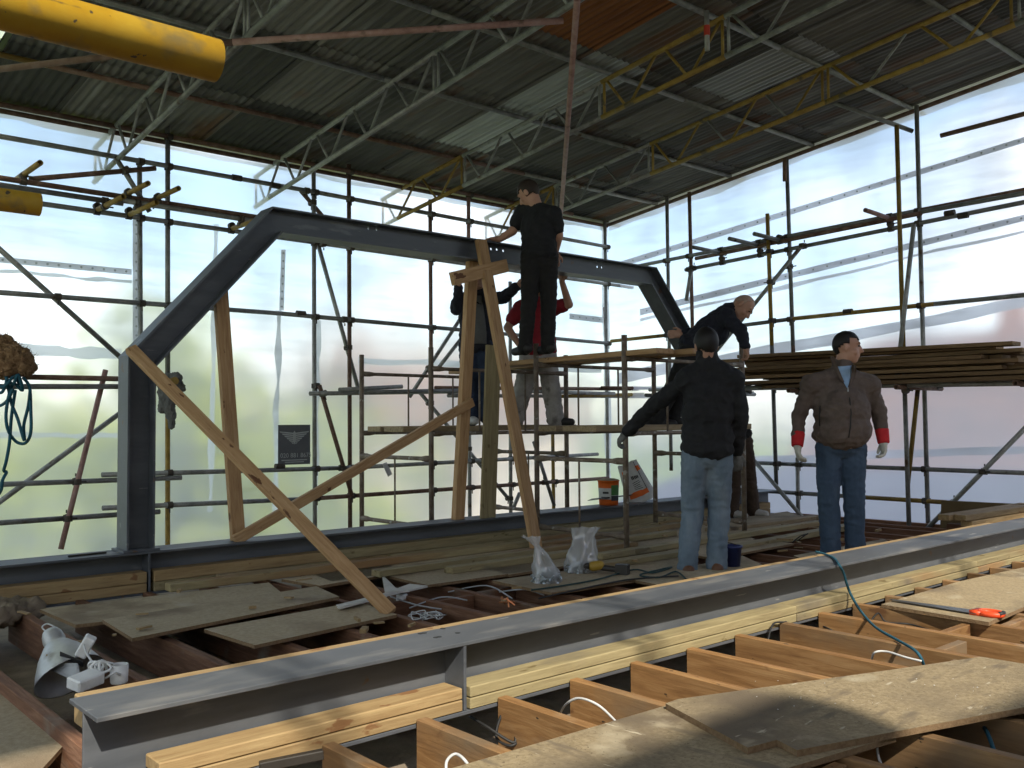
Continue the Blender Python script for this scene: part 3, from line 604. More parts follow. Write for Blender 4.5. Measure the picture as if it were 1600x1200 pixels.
for (a, b, mt, dx) in [((1252, 385), (1110, 560), 'galvanised', -.1), ((1428, 350), (1400, 605), 'galvanised', -.36), ((1436, 590), (1418, 760), 'tube_yellow', -.2), ((1625, 645), (1440, 835), 'galvanised', -.1), ((1160, 698), (1262, 818), 'galvanised', -.32), ((1081, 415), (1072, 470), 'galvanised', -.1)]:
    rt('brace', a, b, mt, dx)
for (x, y, ln, mt) in [(1110, 392, .75, 'galvanised'), (1170, 380, .85, 'galvanised'), (1205, 372, .75, 'galvanised'), (1375, 336, .7, 'tube_pink')]:
    p = onx(x, y, XR - .3); d = V((1, .05, 0)).normalized()
    tube('putlog', p - d * ln * .5, p + d * ln * .45, mt, sr); TRR.append((p - d * ln * .5, p + d * ln * .45))
for y_ in (3.3, 4.4, 5.6, 6.7, 7.6):
    tube('transom', (XR - .95, y_, 1.40), (XR + .05, y_, 1.40), random.choice(['galvanised', 'tube_rust']), sr); TRR.append((V((XR - .95, y_, 1.40)), V((XR + .05, y_, 1.40))))
p = V((8.0, 4.72, roofz(4.72) - .3)); tube('tie_tube', onx(1270, 148, 9.0), onx(1426, 205, XR), 'galvanised', sr); TRR.append((onx(1270, 148, 9.0), onx(1426, 205, XR)))
couplers(sr, TRR, .13)
for (x, y) in [(1325, 487), (1484, 333), (1505, 337), (1490, 597), (1525, 594)]: sleeve(onx(x, y, XR - .06), V((0, 1, 0)), sr)
# stack of brown scaffold boards on the right scaffold
for i in range(26):
    lvl = i // 4; c_ = i % 4
    y0 = random.uniform(3.2, 3.6) - (0.25 if lvl < 2 else 0); y1 = y0 + random.uniform(2.9, 3.4)
    x = 9.05 + .2 * c_ + random.uniform(-.03, .03); z = 1.452 + .051 * lvl; tl = random.uniform(0, .05) if lvl > 1 else 0
    if lvl == 5: x = 9.2 + .3 * c_
    tw = random.uniform(-.07, .07)
    b = plank('scaffold_board', (x - tw, y0, z + tl * .1), (x + tw, y1, z + tl), .19, .037, 'brown_board')
    tag(b, 'long brown scaffold board in the loose pile on the right scaffold', 'board', 'brown boards piled on the right scaffold')
# ================================================================ SHEETING
def wavy(name, fn, nu, nv, mat, label):
    vs = [fn(i / nu, j / nv) for j in range(nv + 1) for i in range(nu + 1)]
    fs = [(j * (nu + 1) + i, j * (nu + 1) + i + 1, (j + 1) * (nu + 1) + i + 1, (j + 1) * (nu + 1) + i) for j in range(nv) for i in range(nu)]
    o = link(name, mesh(name, vs, fs, True), mat); return tag(o, label, 'sheeting')
def bul(a, b): return .03 * noise.noise(V((a * 1.1, b * .9, 3))) + .012 * noise.noise(V((a * 3.5, b * 2.2, 8))) + .006 * noise.noise(V((a * 9, b * 3, 1)))
YS = 9.31; XS = 10.06
shb = wavy('plastic_sheeting', lambda u, v: (-3 + 13.06 * u, YS + bul(13 * u, 5 * v), -1.2 + (roofz(YS) + 1.1) * v), 130, 50, 'polythene', 'translucent plastic sheeting hung along the far scaffold')
shr = wavy('plastic_sheeting', lambda u, v: (XS + bul(20 + 12 * u, 5 * v), 9.31 - 12.3 * u, -1.2 + (roofz(9.31 - 12.3 * u) + 1.12) * v), 120, 50, 'polythene', 'translucent plastic sheeting hung along the right scaffold, blue sky behind')
wavy('plastic_sheeting', lambda u, v: (-3.05 + bul(40 + 12 * u, 5 * v), -3 + 12.3 * u, -1.2 + (roofz(-3 + 12.3 * u) + 1.12) * v), 60, 25, 'polythene', 'translucent plastic sheeting closing the left end, outside the view')
hw = empty('shade_wall', (3.5, -3.2, -6.5), 'unseen pale stepped wall added behind the viewer to shape the sunlight', 'wall')  # added out of view: steps cut the sun patches, pale face bounces light
for x0_, x1_, h_ in ((-3.1, 1.0, 5.3), (1.0, 10.1, 4.66)):
    MB().box(((x0_ + x1_) / 2, -3.2, (h_ - 6.5) / 2), (x1_ - x0_, .3, h_ + 6.5)).build('wall_section', 'render_wall', hw).matrix_basis = hw.matrix_basis.inverted()
def band(plane, a0, a1, wpx, mat, par, dots=0, jag=0.0, nseg=14):
    f_ = (lambda x, y: ony(x, y, YS - .045)) if plane == 'b' else (lambda x, y: onx(x, y, XS - .045))
    vs = []; m_ = MB(); ex = V((0, .003, 0)) if plane == 'b' else V((.003, 0, 0)); vert = abs(a1[0] - a0[0]) < abs(a1[1] - a0[1])
    for i in range(nseg + 1):
        t = i / nseg; x = a0[0] + (a1[0] - a0[0]) * t; y = a0[1] + (a1[1] - a0[1]) * t; wv = wpx / 2 + jag * noise.noise(V((t * 7, a0[1], 0))); sh = jag * noise.noise(V((t * 5, a0[0], 4)))
        if vert: vs += [f_(x - wv + sh, y), f_(x + wv + sh, y)]
        else: vs += [f_(x, y - wv + sh), f_(x, y + wv + sh)]
    n = len(vs)
    m_.add(vs + [v + ex for v in vs], [(2 * i, 2 * i + 1, 2 * i + 3, 2 * i + 2) for i in range(nseg)] + [(n + 2 * i, n + 2 * i + 2, n + 2 * i + 3, n + 2 * i + 1) for i in range(nseg)])
    b = m_.build('band', mat, par, True)
    if dots:
        d_ = MB()
        for i in range(dots):
            t = (i + .5) / dots; c = f_(a0[0] + (a1[0] - a0[0]) * t, a0[1] + (a1[1] - a0[1]) * t)
            ax = V((0, -1, 0)) if plane == 'b' else V((-1, 0, 0)); d_.tube([c + ax * .001, c + ax * .005], .011, 6)
        d_.build('eyelets', 'poster_light', b)['kind'] = 'stuff'
for a in [((960, 416), (1660, 200), 9, 'polythene_band', 36), ((1000, 488), (1650, 328), 10, 'polythene_band', 30), ((1000, 500), (1650, 350), 5, 'polythene_fold', 0), ((965, 592), (1660, 462), 17, 'polythene_fold', 0), ((1100, 722), (1660, 700), 12, 'polythene_fold', 0)]:
    band('r', a[0], a[1], a[2], a[3], shr, a[4], 4 if a[3] == 'polythene_fold' else 0)
for a in [((-40, 402), (206, 425), 9, 'polythene_band', 14), ((-40, 420), (206, 440), 5, 'polythene_fold', 0), ((-40, 543), (190, 553), 17, 'polythene_fold', 0), ((-40, 680), (190, 680), 8, 'polythene_fold', 0), ((213, 330), (213, 560), 11, 'polythene_band', 16), ((338, 350), (328, 800), 8, 'polythene_fold', 0), ((443, 390), (440, 485), 7, 'polythene_band', 8),
          ((436, 485), (430, 800), 8, 'polythene_fold', 0), ((497, 500), (493, 800), 8, 'polythene_fold', 0), ((560, 563), (940, 578), 9, 'polythene_fold', 0), ((890, 494), (942, 500), 9, 'polythene_band', 5), ((945, 350), (951, 760), 10, 'polythene_fold', 0)]:
    band('b', a[0], a[1], a[2], a[3], shb, a[4], 4 if a[3] == 'polythene_fold' else 0)
# white strip where the sheeting wraps over the eaves tubes
m_ = MB()
for i in range(60):
    x = -3 + 13.0 * i / 60; x2 = x + 13.0 / 60; d1 = .05 + .05 * noise.noise(V((x * 1.3, 0, 0))) + .02 * noise.noise(V((x * 7, 0, 0))); d2 = .05 + .05 * noise.noise(V((x2 * 1.3, 0, 0))) + .02 * noise.noise(V((x2 * 7, 0, 0)))
    zt = roofz(9.26) - .02; m_.add([(x, 9.235, zt), (x2, 9.235, zt), (x2, 9.235, zt - .1 - d2), (x, 9.235, zt - .1 - d1)], [(0, 1, 2, 3)])
m_.build('eaves_wrap', 'polythene_fold', shb)
m_ = MB()
for i in range(50):
    y = 9.2 - 9.0 * i / 50; y2 = y - 9.0 / 50; g = lambda q: .07 + .05 * noise.noise(V((q * 1.3, 5, 0)))
    m_.add([(10.015, y, roofz(y) - .02), (10.015, y2, roofz(y2) - .02), (10.015, y2, roofz(y2) - .1 - g(y2)), (10.015, y, roofz(y) - .1 - g(y))], [(0, 1, 2, 3)])
m_.build('verge_wrap', 'polythene_fold', shr)
# ================================================================ OUTSIDE: trees and houses seen through the sheeting
def tree(name, base, h, rx, rz, mat, label, n=2600, seed=1):
    rr = random.Random(seed); e = empty(name, base, label, 'tree', 'trees beyond the sheeting'); b = V(base)
    t = MB(); top = b + V((0, 0, h * .6)); t.tube([b, b + V((.05, 0, h * .3)), top], [.22, .17, .1], 8)
    tips = []
    for k in range(7):
        a = k * .9 + rr.random(); s = b + V((0, 0, h * (.35 + .05 * k))); q = s + V((math.cos(a) * rx * .7, math.sin(a) * rx * .7, h * .18)); t.tube([s, (s + q) / 2 + V((0, 0, .2)), q], [.08, .06, .03], 6); tips.append(q)
    t.build('trunk', 'bark', e, True).matrix_basis = e.matrix_basis.inverted()
    c = b + V((0, 0, h - rz)); cl = [(c + V((rr.gauss(0, .45) * rx, rr.gauss(0, .45) * rx, rr.gauss(0, .5) * rz)), rr.uniform(.25, .5) * rx) for _ in range(26)]
    m_ = MB()
    for i in range(n):
        cc, r = rr.choice(cl); d = V((rr.gauss(0, 1), rr.gauss(0, 1), rr.gauss(0, 1))).normalized() * r * rr.uniform(.5, 1)
        p = cc + d; a = V((rr.gauss(0, 1), rr.gauss(0, 1), rr.gauss(0, 1))).normalized() * .16; bb = a.orthogonal().normalized() * .09
        m_.add([p - a, p + bb, p + a, p - bb], [(0, 1, 2, 3)])
    m_.build('crown', mat, e).matrix_basis = e.matrix_basis.inverted()
for i, (px, Y, zt, rx, rz, mat, lb) in enumerate([(235, 20, 2.9, 2.6, 2.6, 'leaf', 'yellow green tree rising behind the upright of the steel frame'), (60, 24, 2.0, 3.6, 3.4, 'leaf', 'low broad green tree at the far left beyond the sheeting'),
                                               (350, 22, 1.7, 2.8, 2.8, 'leaf', 'green tree blurred behind the long leaning timber'), (440, 30, 5.0, 3.4, 3.6, 'leaf_pink', 'reddish blossom tree blurred behind the inside of the frame'), (600, 32, 4.2, 3.6, 3.0, 'leaf_pink', 'pale reddish tree blurred behind the two workers on the tower'),
                                               (150, 30, .2, 3.4, 2.8, 'leaf', 'green tree low behind the slanting yellow tube'), (500, 24, -.6, 2.6, 2.0, 'leaf', 'low green tree below the black notice'), (120, 27, 2.6, 3.2, 3.4, 'leaf', 'tall yellow green tree left of the frame column'), (290, 30, 3.0, 3.2, 3.6, 'leaf', 'yellow green tree in the gap between column and long timber'), (-150, 22, 2.4, 3, 3, 'leaf', 'green tree just outside the left edge')]):
    b = ony(px, 657, Y); tree('tree', (b.x, Y, -6.5), zt + 6.5, rx, rz, mat, lb, seed=i + 3)
def house(name, label, x0, x1, y0, y1, zb, ze, zr, wall, rmat, axis='x', courses=22, rows=True):
    e = empty(name, ((x0 + x1) / 2, (y0 + y1) / 2, zb), label, 'house'); inv = e.matrix_basis.inverted()
    wl = MB().box(((x0 + x1) / 2, (y0 + y1) / 2, (zb + ze) / 2), (x1 - x0, y1 - y0, ze - zb))
    xm = (x0 + x1) / 2; ym = (y0 + y1) / 2
    if axis == 'y': wl.prism([(x0 + .05, y0, ze), (x1 - .05, y0, ze), (xm, y0, zr - .15)], (0, y1 - y0, 0))
    else: wl.prism([(x0, y0 + .05, ze), (x0, y1 - .05, ze), (x0, ym, zr - .15)], (x1 - x0, 0, 0))
    wl.build('wall', wall, e).matrix_basis = inv
    rf = MB(); ov = .3
    for sgn in (-1, 1):
        for k in range(courses):
            t0 = k / courses; t1 = (k + 1.15) / courses
            def pt(t, dz):
                z = zr + (ze - .2 - zr) * t + dz
                if axis == 'y': return lambda yy: (xm + sgn * (x1 - xm + ov) * t, yy, z)
                return lambda xx: (xx, ym + sgn * (y1 - ym + ov) * t, z)
            lo_, hi_ = ((y0 - ov, y1 + ov) if axis == 'y' else (x0 - ov, x1 + ov))
            A_, B_ = pt(t0, 0), pt(t1, .06); C_ = pt(t1, .0)
            rf.add([A_(lo_), A_(hi_), B_(hi_), B_(lo_), C_(lo_), C_(hi_)], [(0, 1, 2, 3), (3, 2, 5, 4)])
    r_ = rf.build('roof', rmat, e); r_.matrix_basis = inv
    ch = MB().box((xm + (.0 if axis == 'y' else 1.2), ym + (1.0 if axis == 'y' else 0), zr + .1), (.6, .6, 1.2)).build('chimney', 'brick_wall', r_)
    for k in range(3):
        f_ = (k + .5) / 3
        c = (x0 - .01, y0 + (y1 - y0) * f_, (zb + ze) / 2 + 1.2)
        wn = MB().box(c, (.08, 1.0, 1.3)).build('window', 'white_plastic', e); wn.matrix_basis = inv
        MB().box((c[0] - .045, c[1], c[2]), (.01, .84, 1.12)).build('pane', 'window_glass', wn)
house('neighbour_house', 'house with a pinkish tiled roof and pointed gable beyond the right sheeting', 19.5, 28, 3.0, 11.0, -6.5, .2, 3.1, 'render_wall', 'roof_tile', 'y')
house('neighbour_house', 'pale house with a reddish roof far behind the middle of the sheeting', 24, 36, 42, 52, -6.5, .8, 4.2, 'render_wall', 'roof_tile', 'x')
sr2 = MB()
for k in range(16):
    x0 = 10.35 + k * .36; z0 = -.62 + k * .055
    sr2.box((x0 + .19, 3.5, z0), (.40, 15, .03), Matrix.Rotation(-.19, 3, 'Y'))
e = empty('slate_roof', (13, 3.5, -1.2), 'grey slate roof of the adjoining building just outside the right sheeting', 'roof')
sr2.build('slate_courses', 'slate', e)['kind'] = 'stuff'; e.children[0].matrix_basis = e.matrix_basis.inverted()
MB().box((13.4, 3.5, -3.7), (5.4, 14.6, 5.6)).build('wall', 'brick_wall', e).matrix_basis = e.matrix_basis.inverted()
MB().box((3.5, 3.2, -3.42), (13.4, 12.8, 6.1)).build('building_below', 'brick_wall'); struct(bpy.data.objects['building_below'])
# ================================================================ MOBILE TOWERS
def tower(label, x0, x1, y0, y1, h, feet):
    e = empty('scaffold_tower', (x0, y0, 0), label, 'scaffold tower', 'low scaffold towers under the frame'); m = 'tower_tube'
    for x, y, z in feet: tube('post', (x, y, z), (x, y, h), m, e, r=.0235)
    def rail(a, b, r=.017, nm='rail'):
        a = V(a); b = V(b); d = (b - a).normalized(); k = MB()
        k.tube([a, a + d * .09, a + d * .15, b - d * .15, b - d * .09, b], [r * 1.5, r * 1.5, r, r, r * 1.5, r * 1.5], 10)
        k.build(nm, m, e, True).matrix_basis = e.matrix_basis.inverted()
    for y in (y0, y1):
        rail((x0, y, h - .19), (x1, y, h - .19)); rail((x0, y, .985), (x1, y, .985))
        for t in (.33, .67):
            x = x0 + (x1 - x0) * t; tube('upright', (x, y, .985), (x, y, h - .19), m, e, r=.009, n=8, wall=.003)
    for x in (x0, x1):
        rail((x, y0, .76), (x, y1, .76), .019); rail((x, y0, .15), (x, y1, .15), .019)
        tube('upright', (x, (y0 + y1) / 2, .15), (x, (y0 + y1) / 2, .76), m, e, r=.009, n=8, wall=.003)
    return e
T1 = tower('rusty low scaffold tower in front of the frame, beside the man in black', 5.73, 7.36, 5.11, 6.17, 1.79, [(5.73, 5.11, .0), (7.36, 5.11, .0), (7.36, 6.17, .0), (5.73, 6.17, .0)])
T2 = tower('rusty low scaffold tower behind the rear steel beam', 5.0, 6.7, 6.77, 7.92, 1.76, [(5.0, 6.77, 0), (6.7, 6.77, 0), (6.7, 7.92, 0), (5.0, 7.92, 0)])
for i, (a, b, w_, t_, lb) in enumerate([((5.5, 5.33, 1.027), (7.62, 5.30, 1.027), .22, .05, 'weathered plank at the front of the nearer tower platform'),
        ((5.62, 5.62, 1.027), (7.55, 5.62, 1.027), .22, .05, 'weathered plank in the middle of the nearer tower platform'), ((5.6, 5.9, 1.027), (7.5, 5.9, 1.027), .22, .05, 'weathered plank at the back of the nearer tower platform'),
        ((4.78, 7.0, 1.027), (6.95, 6.98, 1.027), .22, .05, 'plank nearest the frame on the rear tower platform'), ((4.9, 7.27, 1.027), (6.9, 7.27, 1.027), .22, .05, 'middle plank on the rear tower platform'), ((4.9, 7.55, 1.027), (6.9, 7.55, 1.027), .22, .05, 'farthest plank on the rear tower platform'),
        ((6.07, 4.60, 1.640), (6.40, 8.2, 1.640), .20, .045, 'upper plank spanning both towers, its end beside the black haired head'), ((5.80, 4.74, 1.640), (5.95, 6.9, 1.640), .2, .045, 'shorter upper plank under the man in the black T-shirt')]):
    tag(plank('tower_plank', a, b, w_, t_, 'scaffold_board' if i < 6 else 'brace_timber', bev=.004), lb, 'plank', 'planks laid on the towers')
# ================================================================ PROPS AND BRACES
def prop(name, a, b, wid, thk, mat, label, up=(0, -1, 0)):
    return tag(plank(name, a, b, wid, thk, mat, up=up, bev=.003), label, 'timber')
prop('timber_brace', ony(204, 545, 6.31), onz(611, 958, .02), .075, .047, 'brace_timber', 'long diagonal timber brace from the frame corner down to the chipboard')
prop('timber_prop', ony(344, 452, 6.46), ony(372, 847, 6.46), .10, .05, 'brace_timber', 'tall leaning timber prop under the left slope of the frame')
prop('timber_brace', ony(366, 845, 6.38), ony(738, 628, 6.38), .075, .045, 'brace_timber', 'thin diagonal timber rising from the rear beam to the A-frame')
prop('timber_prop', ony(738, 404, 6.45), ony(715, 817, 6.45), .105, .06, 'brace_timber', 'left timber leg of the A-frame prop under the crossbeam')
prop('timber_prop', ony(751, 375, 6.31), onz(839, 862, .01), .105, .05, 'brace_timber', 'right slanting timber leg of the A-frame, foot beside the clear bag')
prop('timber_crosspiece', ony(706, 436, 6.25), ony(791, 415, 6.25), .115, .05, 'brace_timber', 'short crosspiece nailed over the A-frame legs', up=(0, -1, 0))
prop('upright_board', ony(771, 540, 6.35), ony(762, 812, 6.35), .165, .028, 'treated', 'wide pale greenish board standing upright between the A-frame legs')
# ================================================================ LOOSE TIMBER AND SHEETS ON THE FLOOR
def ground_timber(a, b, z, wid, thk, mat, label, dx=0):
    p = onz(*a, z); q = onz(*b, z); return tag(plank('loose_timber', V((p.x, p.y, z - thk / 2)), V((q.x, q.y, z - thk / 2)), wid, thk, mat, bev=.004), label, 'timber', 'timbers lying on the floor')
ground_timber((262, 912), (838, 843), .07, .10, .05, 'treated', 'long pale green timber lying along the rear beam')
ground_timber((842, 848), (1062, 816), .065, .11, .045, 'treated', 'pale timber behind the front tower, in line with the rear beam')
ground_timber((700, 886), (990, 846), .065, .10, .045, 'treated', 'pale timber on the floor passing behind the bags of bolts')
ground_timber((930, 880), (1075, 858), .062, .12, .04, 'treated', 'short pale timber by the foot of the nearer tower post')
ground_timber((1120, 857), (1330, 818), .05, .11, .05, 'treated', 'pale timber crossing the open joists behind the man in the brown jacket')
ground_timber((1110, 826), (1275, 805), .05, .14, .04, 'scaffold_board', 'weathered timber by the brown trousered legs')
ground_timber((340, 898), (640, 868), .05, .09, .045, 'scaffold_board', 'dusty timber half hidden along the rear beam')
def sheet(poly, z, mat, label, thk=.018, grp='loose chipboard sheets'):
    return tag(slab('chipboard_sheet', [onz(x, y, z) for x, y in poly], thk, mat, edge='chipboard_edge'), label, 'chipboard', grp)
sheet([(62, 952), (420, 910), (455, 938), (118, 976)], .020, 'chipboard_dusty', 'dusty chipboard sheet at the far left under another sheet')
sheet([(160, 968), (494, 916), (530, 932), (207, 997)], .041, 'chipboard_dusty', 'dusty chipboard sheet overlapping the one at the far left')
sheet([(319, 983), (560, 940), (620, 960), (398, 1008)], .021, 'chipboard_dusty', 'small chipboard sheet at the foot of the long diagonal brace')
sheet([(603, 899), (822, 868), (842, 890), (667, 914)], .020, 'chipboard_dusty', 'dusty chipboard sheet behind the open joists and white wires')
sheet([(770, 907), (1060, 868), (1075, 893), (862, 926)], .020, 'chipboard_dusty', 'chipboard sheet under the bags of bolts and the drill')
sheet([(440, 905), (600, 880), (640, 892), (500, 915)], .019, 'chipboard_dusty', 'narrow dusty chipboard strip beside the long pale timber')
sheet([(835, 862), (1010, 838), (1060, 850), (880, 880)], .018, 'chipboard_dusty', 'chipboard sheet around the feet of the nearer tower')
sheet([(1000, 846), (1130, 822), (1180, 842), (1070, 868)], .019, 'chipboard_dusty', 'chipboard sheet behind the legs of the man in black')
sheet([(1100, 816), (1230, 799), (1268, 812), (1150, 832)], .018, 'chipboard_dusty', 'chipboard sheet under the brown trousered legs')
sheet([(985, 905), (1160, 868), (1195, 884), (1050, 918)], .019, 'chipboard_dusty', 'chipboard sheet the man in the black jacket stands on')
sheet([(1240, 868), (1380, 842), (1420, 858), (1290, 890)], .019, 'chipboard_dusty', 'chipboard sheet the man in the brown jacket stands on')
sheet([(1060, 1092), (1395, 1046), (1533, 1026), (1680, 1050), (1680, 1090), (1245, 1172), (1214, 1156), (1168, 1168), (1040, 1099)], .040, 'chipboard', 'large sunlit chipboard sheet with a notched edge in the foreground', .022)
sheet([(690, 1205), (1062, 1096), (1300, 1130), (1400, 1150), (1180, 1215), (900, 1290)], .017, 'chipboard', 'chipboard sheet in the foreground lying under the sunlit notched one', .02)
sheet([(1377, 944), (1500, 908), (1620, 882), (1700, 905), (1545, 972)], .021, 'chipboard', 'chipboard sheet carrying the red handled saw', .02)
sheet([(-60, 1090), (30, 1075), (112, 1150), (40, 1230), (-60, 1230)], -.07, 'chipboard_dusty', 'broken dusty board at the bottom left corner')
for (x0, x1, y0, y1, z, sk, lb) in [(4.35, 6.6, 4.98, 5.48, .020, .02, 'long dusty chipboard strip in front of the nearer tower'), (6.75, 8.15, 5.55, 6.2, .020, -.03, 'chipboard sheet inside the right half of the nearer tower'), (3.3, 5.5, 5.60, 5.93, .019, .03, 'narrow chipboard strip alongside the long pale timber'), (6.0, 7.2, 4.45, 4.85, .021, .05, 'chipboard sheet just right of the man in the black jacket')]:
    tag(slab('chipboard_sheet', [V((x0, y0, z)), V((x1, y0 + sk, z)), V((x1 - .04, y1 + sk, z)), V((x0 + .05, y1, z))], .018, 'chipboard_dusty', edge='chipboard_edge'), lb, 'chipboard', 'loose chipboard sheets')
for (x0, x1, y, lb) in [(3.6, 6.9, 5.53, 'long pale timber lying in front of the A-frame foot'), (4.1, 7.3, 6.08, 'long pale timber lying close in front of the rear beam packing'), (5.3, 8.6, 5.02, 'long pale timber passing the foot of the front tower posts')]:
    tag(plank('loose_timber', (x0, y, .046), (x1, y + .05, .046), .10, .045, 'treated', bev=.004), lb, 'timber', 'timbers lying on the floor')
# old boards between left joists, stub of pine, timber stack at right
tag(plank('timber_stub', (.50, 2.60, -.06), (.93, 3.10, -.06), .16, .10, 'joist_pine', bev=.006), 'sawn pine stub beside the left end of the foreground beam', 'timber')
for i, (z, y, x0, lb) in enumerate([(.235, 3.52, 8.22, 'upper sunlit timber of the short stack at the far right'), (.18, 3.50, 8.30, 'lower timber of the short stack at the far right'), (.235, 3.63, 8.15, 'rear timber of the short stack at the far right')]):
    tag(plank('loose_timber', (x0, y, z), (9.8, y - .06, z), .10, .05, 'pine', bev=.004), lb, 'timber', 'timbers lying on the floor')
for x in (8.5, 9.5): tag(plank('timber_bearer', (x, 3.36, .077), (x, 3.74, .077), .09, .15, 'joist_old'), 'dark bearer block at the %s of the short timber stack' % ('near end' if x < 9 else 'far end'), 'timber')
tag(slab('plywood_panel', [onx(1472, 782, 9.62), onx(1660, 790, 9.62), onx(1660, 835, 9.62), onx(1470, 826, 9.62)], .018, 'ply_brown'), 'brown plywood panel standing against the right scaffold', 'panel')
tag(plank('loose_timber', (6.9, 3.40, .012), (7.75, 3.36, .012), .20, .03, 'pine'), 'bright pine board end behind the beam near the brown shoes', 'timber', 'timbers lying on the floor')
# ================================================================ YELLOW TUBES NEAR THE CAMERA
p = atd(338, 95, 1.07); tag(tube('scaffold_tube', p + V((-1.6, 0, -.0)), p, 'tube_yellow_near', n=40, wall=.0045), 'thick yellow painted scaffold tube end close overhead at the top left', 'scaffold tube')
p = atd(62, 320, 2.0); tag(tube('scaffold_tube', p + V((-2.0, 0, 0)), p, 'tube_yellow_near', n=32, wall=.0045), 'smaller yellow scaffold tube end at the left edge', 'scaffold tube')
# ================================================================ PEOPLE
RW = CR @ V((1, 0, 0)); AW = CR @ V((0, 0, -1)); AW.z = 0; AW.normalize(); RW.z = 0; RW.normalize(); UP = V((0, 0, 1))
def remesh(mb, name, mat, parent, vox=.009, it=4, amp=0.0, sc=(9, 9, 5), seed=0.0, ridge=0.0):
    me = mesh(name, mb.v, mb.f); o = bpy.data.objects.new(name, me); COL.objects.link(o)
    r = o.modifiers.new('r', 'REMESH'); r.mode = 'VOXEL'; r.voxel_size = vox; r.use_smooth_shade = True
    s = o.modifiers.new('s', 'SMOOTH'); s.iterations = it; s.factor = .5
    dg = bpy.context.evaluated_depsgraph_get(); m2 = bpy.data.meshes.new_from_object(o.evaluated_get(dg))
    bpy.data.objects.remove(o); bpy.data.meshes.remove(me)
    if amp:
        n = len(m2.vertices); co = np.empty(n * 3); nr = np.empty(n * 3); m2.vertices.foreach_get('co', co)
        m2.vertices.foreach_get('normal', nr); co = co.reshape(-1, 3); nr = nr.reshape(-1, 3); d = np.empty(n)
        for i in range(n):
            c = co[i]; q = V((c[0] * sc[0] + seed, c[1] * sc[1], c[2] * sc[2]))
            a = noise.noise(q); b = noise.noise(q * 2.3 + V((5, 1, 2)))
            d[i] = a * .6 + (.5 - abs(b) * 1.6) * .7
        co += nr * (d * amp)[:, None]; m2.vertices.foreach_set('co', co.reshape(-1)); m2.update()
    m2.polygons.foreach_set('use_smooth', [True] * len(m2.polygons)); m2.materials.clear(); m2.materials.append(MATS[mat])
    ob = bpy.data.objects.new(name, m2); COL.objects.link(ob)
    if parent: ob.parent = parent; ob.matrix_basis = parent_inv(parent)
    return ob
def rotm(x, y, z): return Matrix((x, y, z)).transposed()
def basis(f, u):
    f = f.normalized(); r = f.cross(u).normalized(); u = r.cross(f); return r, f, u
def head(mb, c, f, u, neck):
    r, f, u = basis(f, u); M = rotm(r, f, u)
    mb.ell(c + u * .025 - f * .012, (.077, .098, .10), M); mb.ell(c - u * .035 + f * .022, (.062, .072, .085), M); mb.ell(c - u * .095 + f * .05, (.036, .034, .026), M)
    mb.cap(c + f * .088 + u * .018, c + f * .108 - u * .026, .009, .015); mb.cap(c + f * .078 + u * .035 - r * .035, c + f * .078 + u * .035 + r * .035, .014, .014)
    mb.cap(c + f * .086 - u * .058 - r * .014, c + f * .086 - u * .058 + r * .014, .0095, .0095); mb.cap(c + f * .082 - u * .073 - r * .012, c + f * .082 - u * .073 + r * .012, .010, .010)
    mb.cap(c - u * .02 + f * .06 - r * .042, c - u * .035 + f * .055 + r * .042, .026, .026)
    for s in (-1, 1): mb.ell(c + r * s * .079 - f * .012 - u * .005, (.010, .022, .034), M)
    mb.cap(c - u * .05 - f * .02, neck, .056, .062)
def hair(c, f, u, mat, parent, front=.04, back=-.075, side=-.005, thick=.008, name='hair'):
    r, f, u = basis(f, u); M = rotm(r, f, u); mb = MB(); mb.ell(V((0, 0, 0)), (.077 + thick, .098 + thick, .10 + thick), None, 28, 20)
    keep = []
    for fc in mb.f:
        q = sum((mb.v[i] for i in fc), V((0, 0, 0))) / len(fc); t = (q.y + .02) / .09
        lim = front if t > .55 else (back if t < -.35 else side)
        lim += .012 * math.sin(q.x * 90 + q.y * 40)
        if q.z + .025 > lim: keep.append(fc)
    h = MB(); h.v = [(c + M @ (v * (1 + .03 * noise.noise(v * 60))) + u * .025 - f * .012) for v in mb.v]; h.f = keep
    o = h.build(name, mat, parent, True); o.matrix_basis = parent_inv(parent); md = o.modifiers.new('t', 'SOLIDIFY'); md.thickness = .006; return o
def eyes(c, f, u, parent):
    r, f, u = basis(f, u)
    for s in (-1, 1):
        m_ = MB(); m_.ell(c + f * .083 + u * .012 + r * s * .032, (.011, .008, .006), rotm(r, f, u), 10, 7); m_.build('eye', 'eye_dark', parent, True).matrix_basis = parent_inv(parent)
        m_ = MB(); m_.cap(c + f * .089 + u * .034 + r * s * .016, c + f * .081 + u * .036 + r * s * .05, .0055, .004, 8); m_.build('eyebrow', 'hair_black', parent, True).matrix_basis = parent_inv(parent)
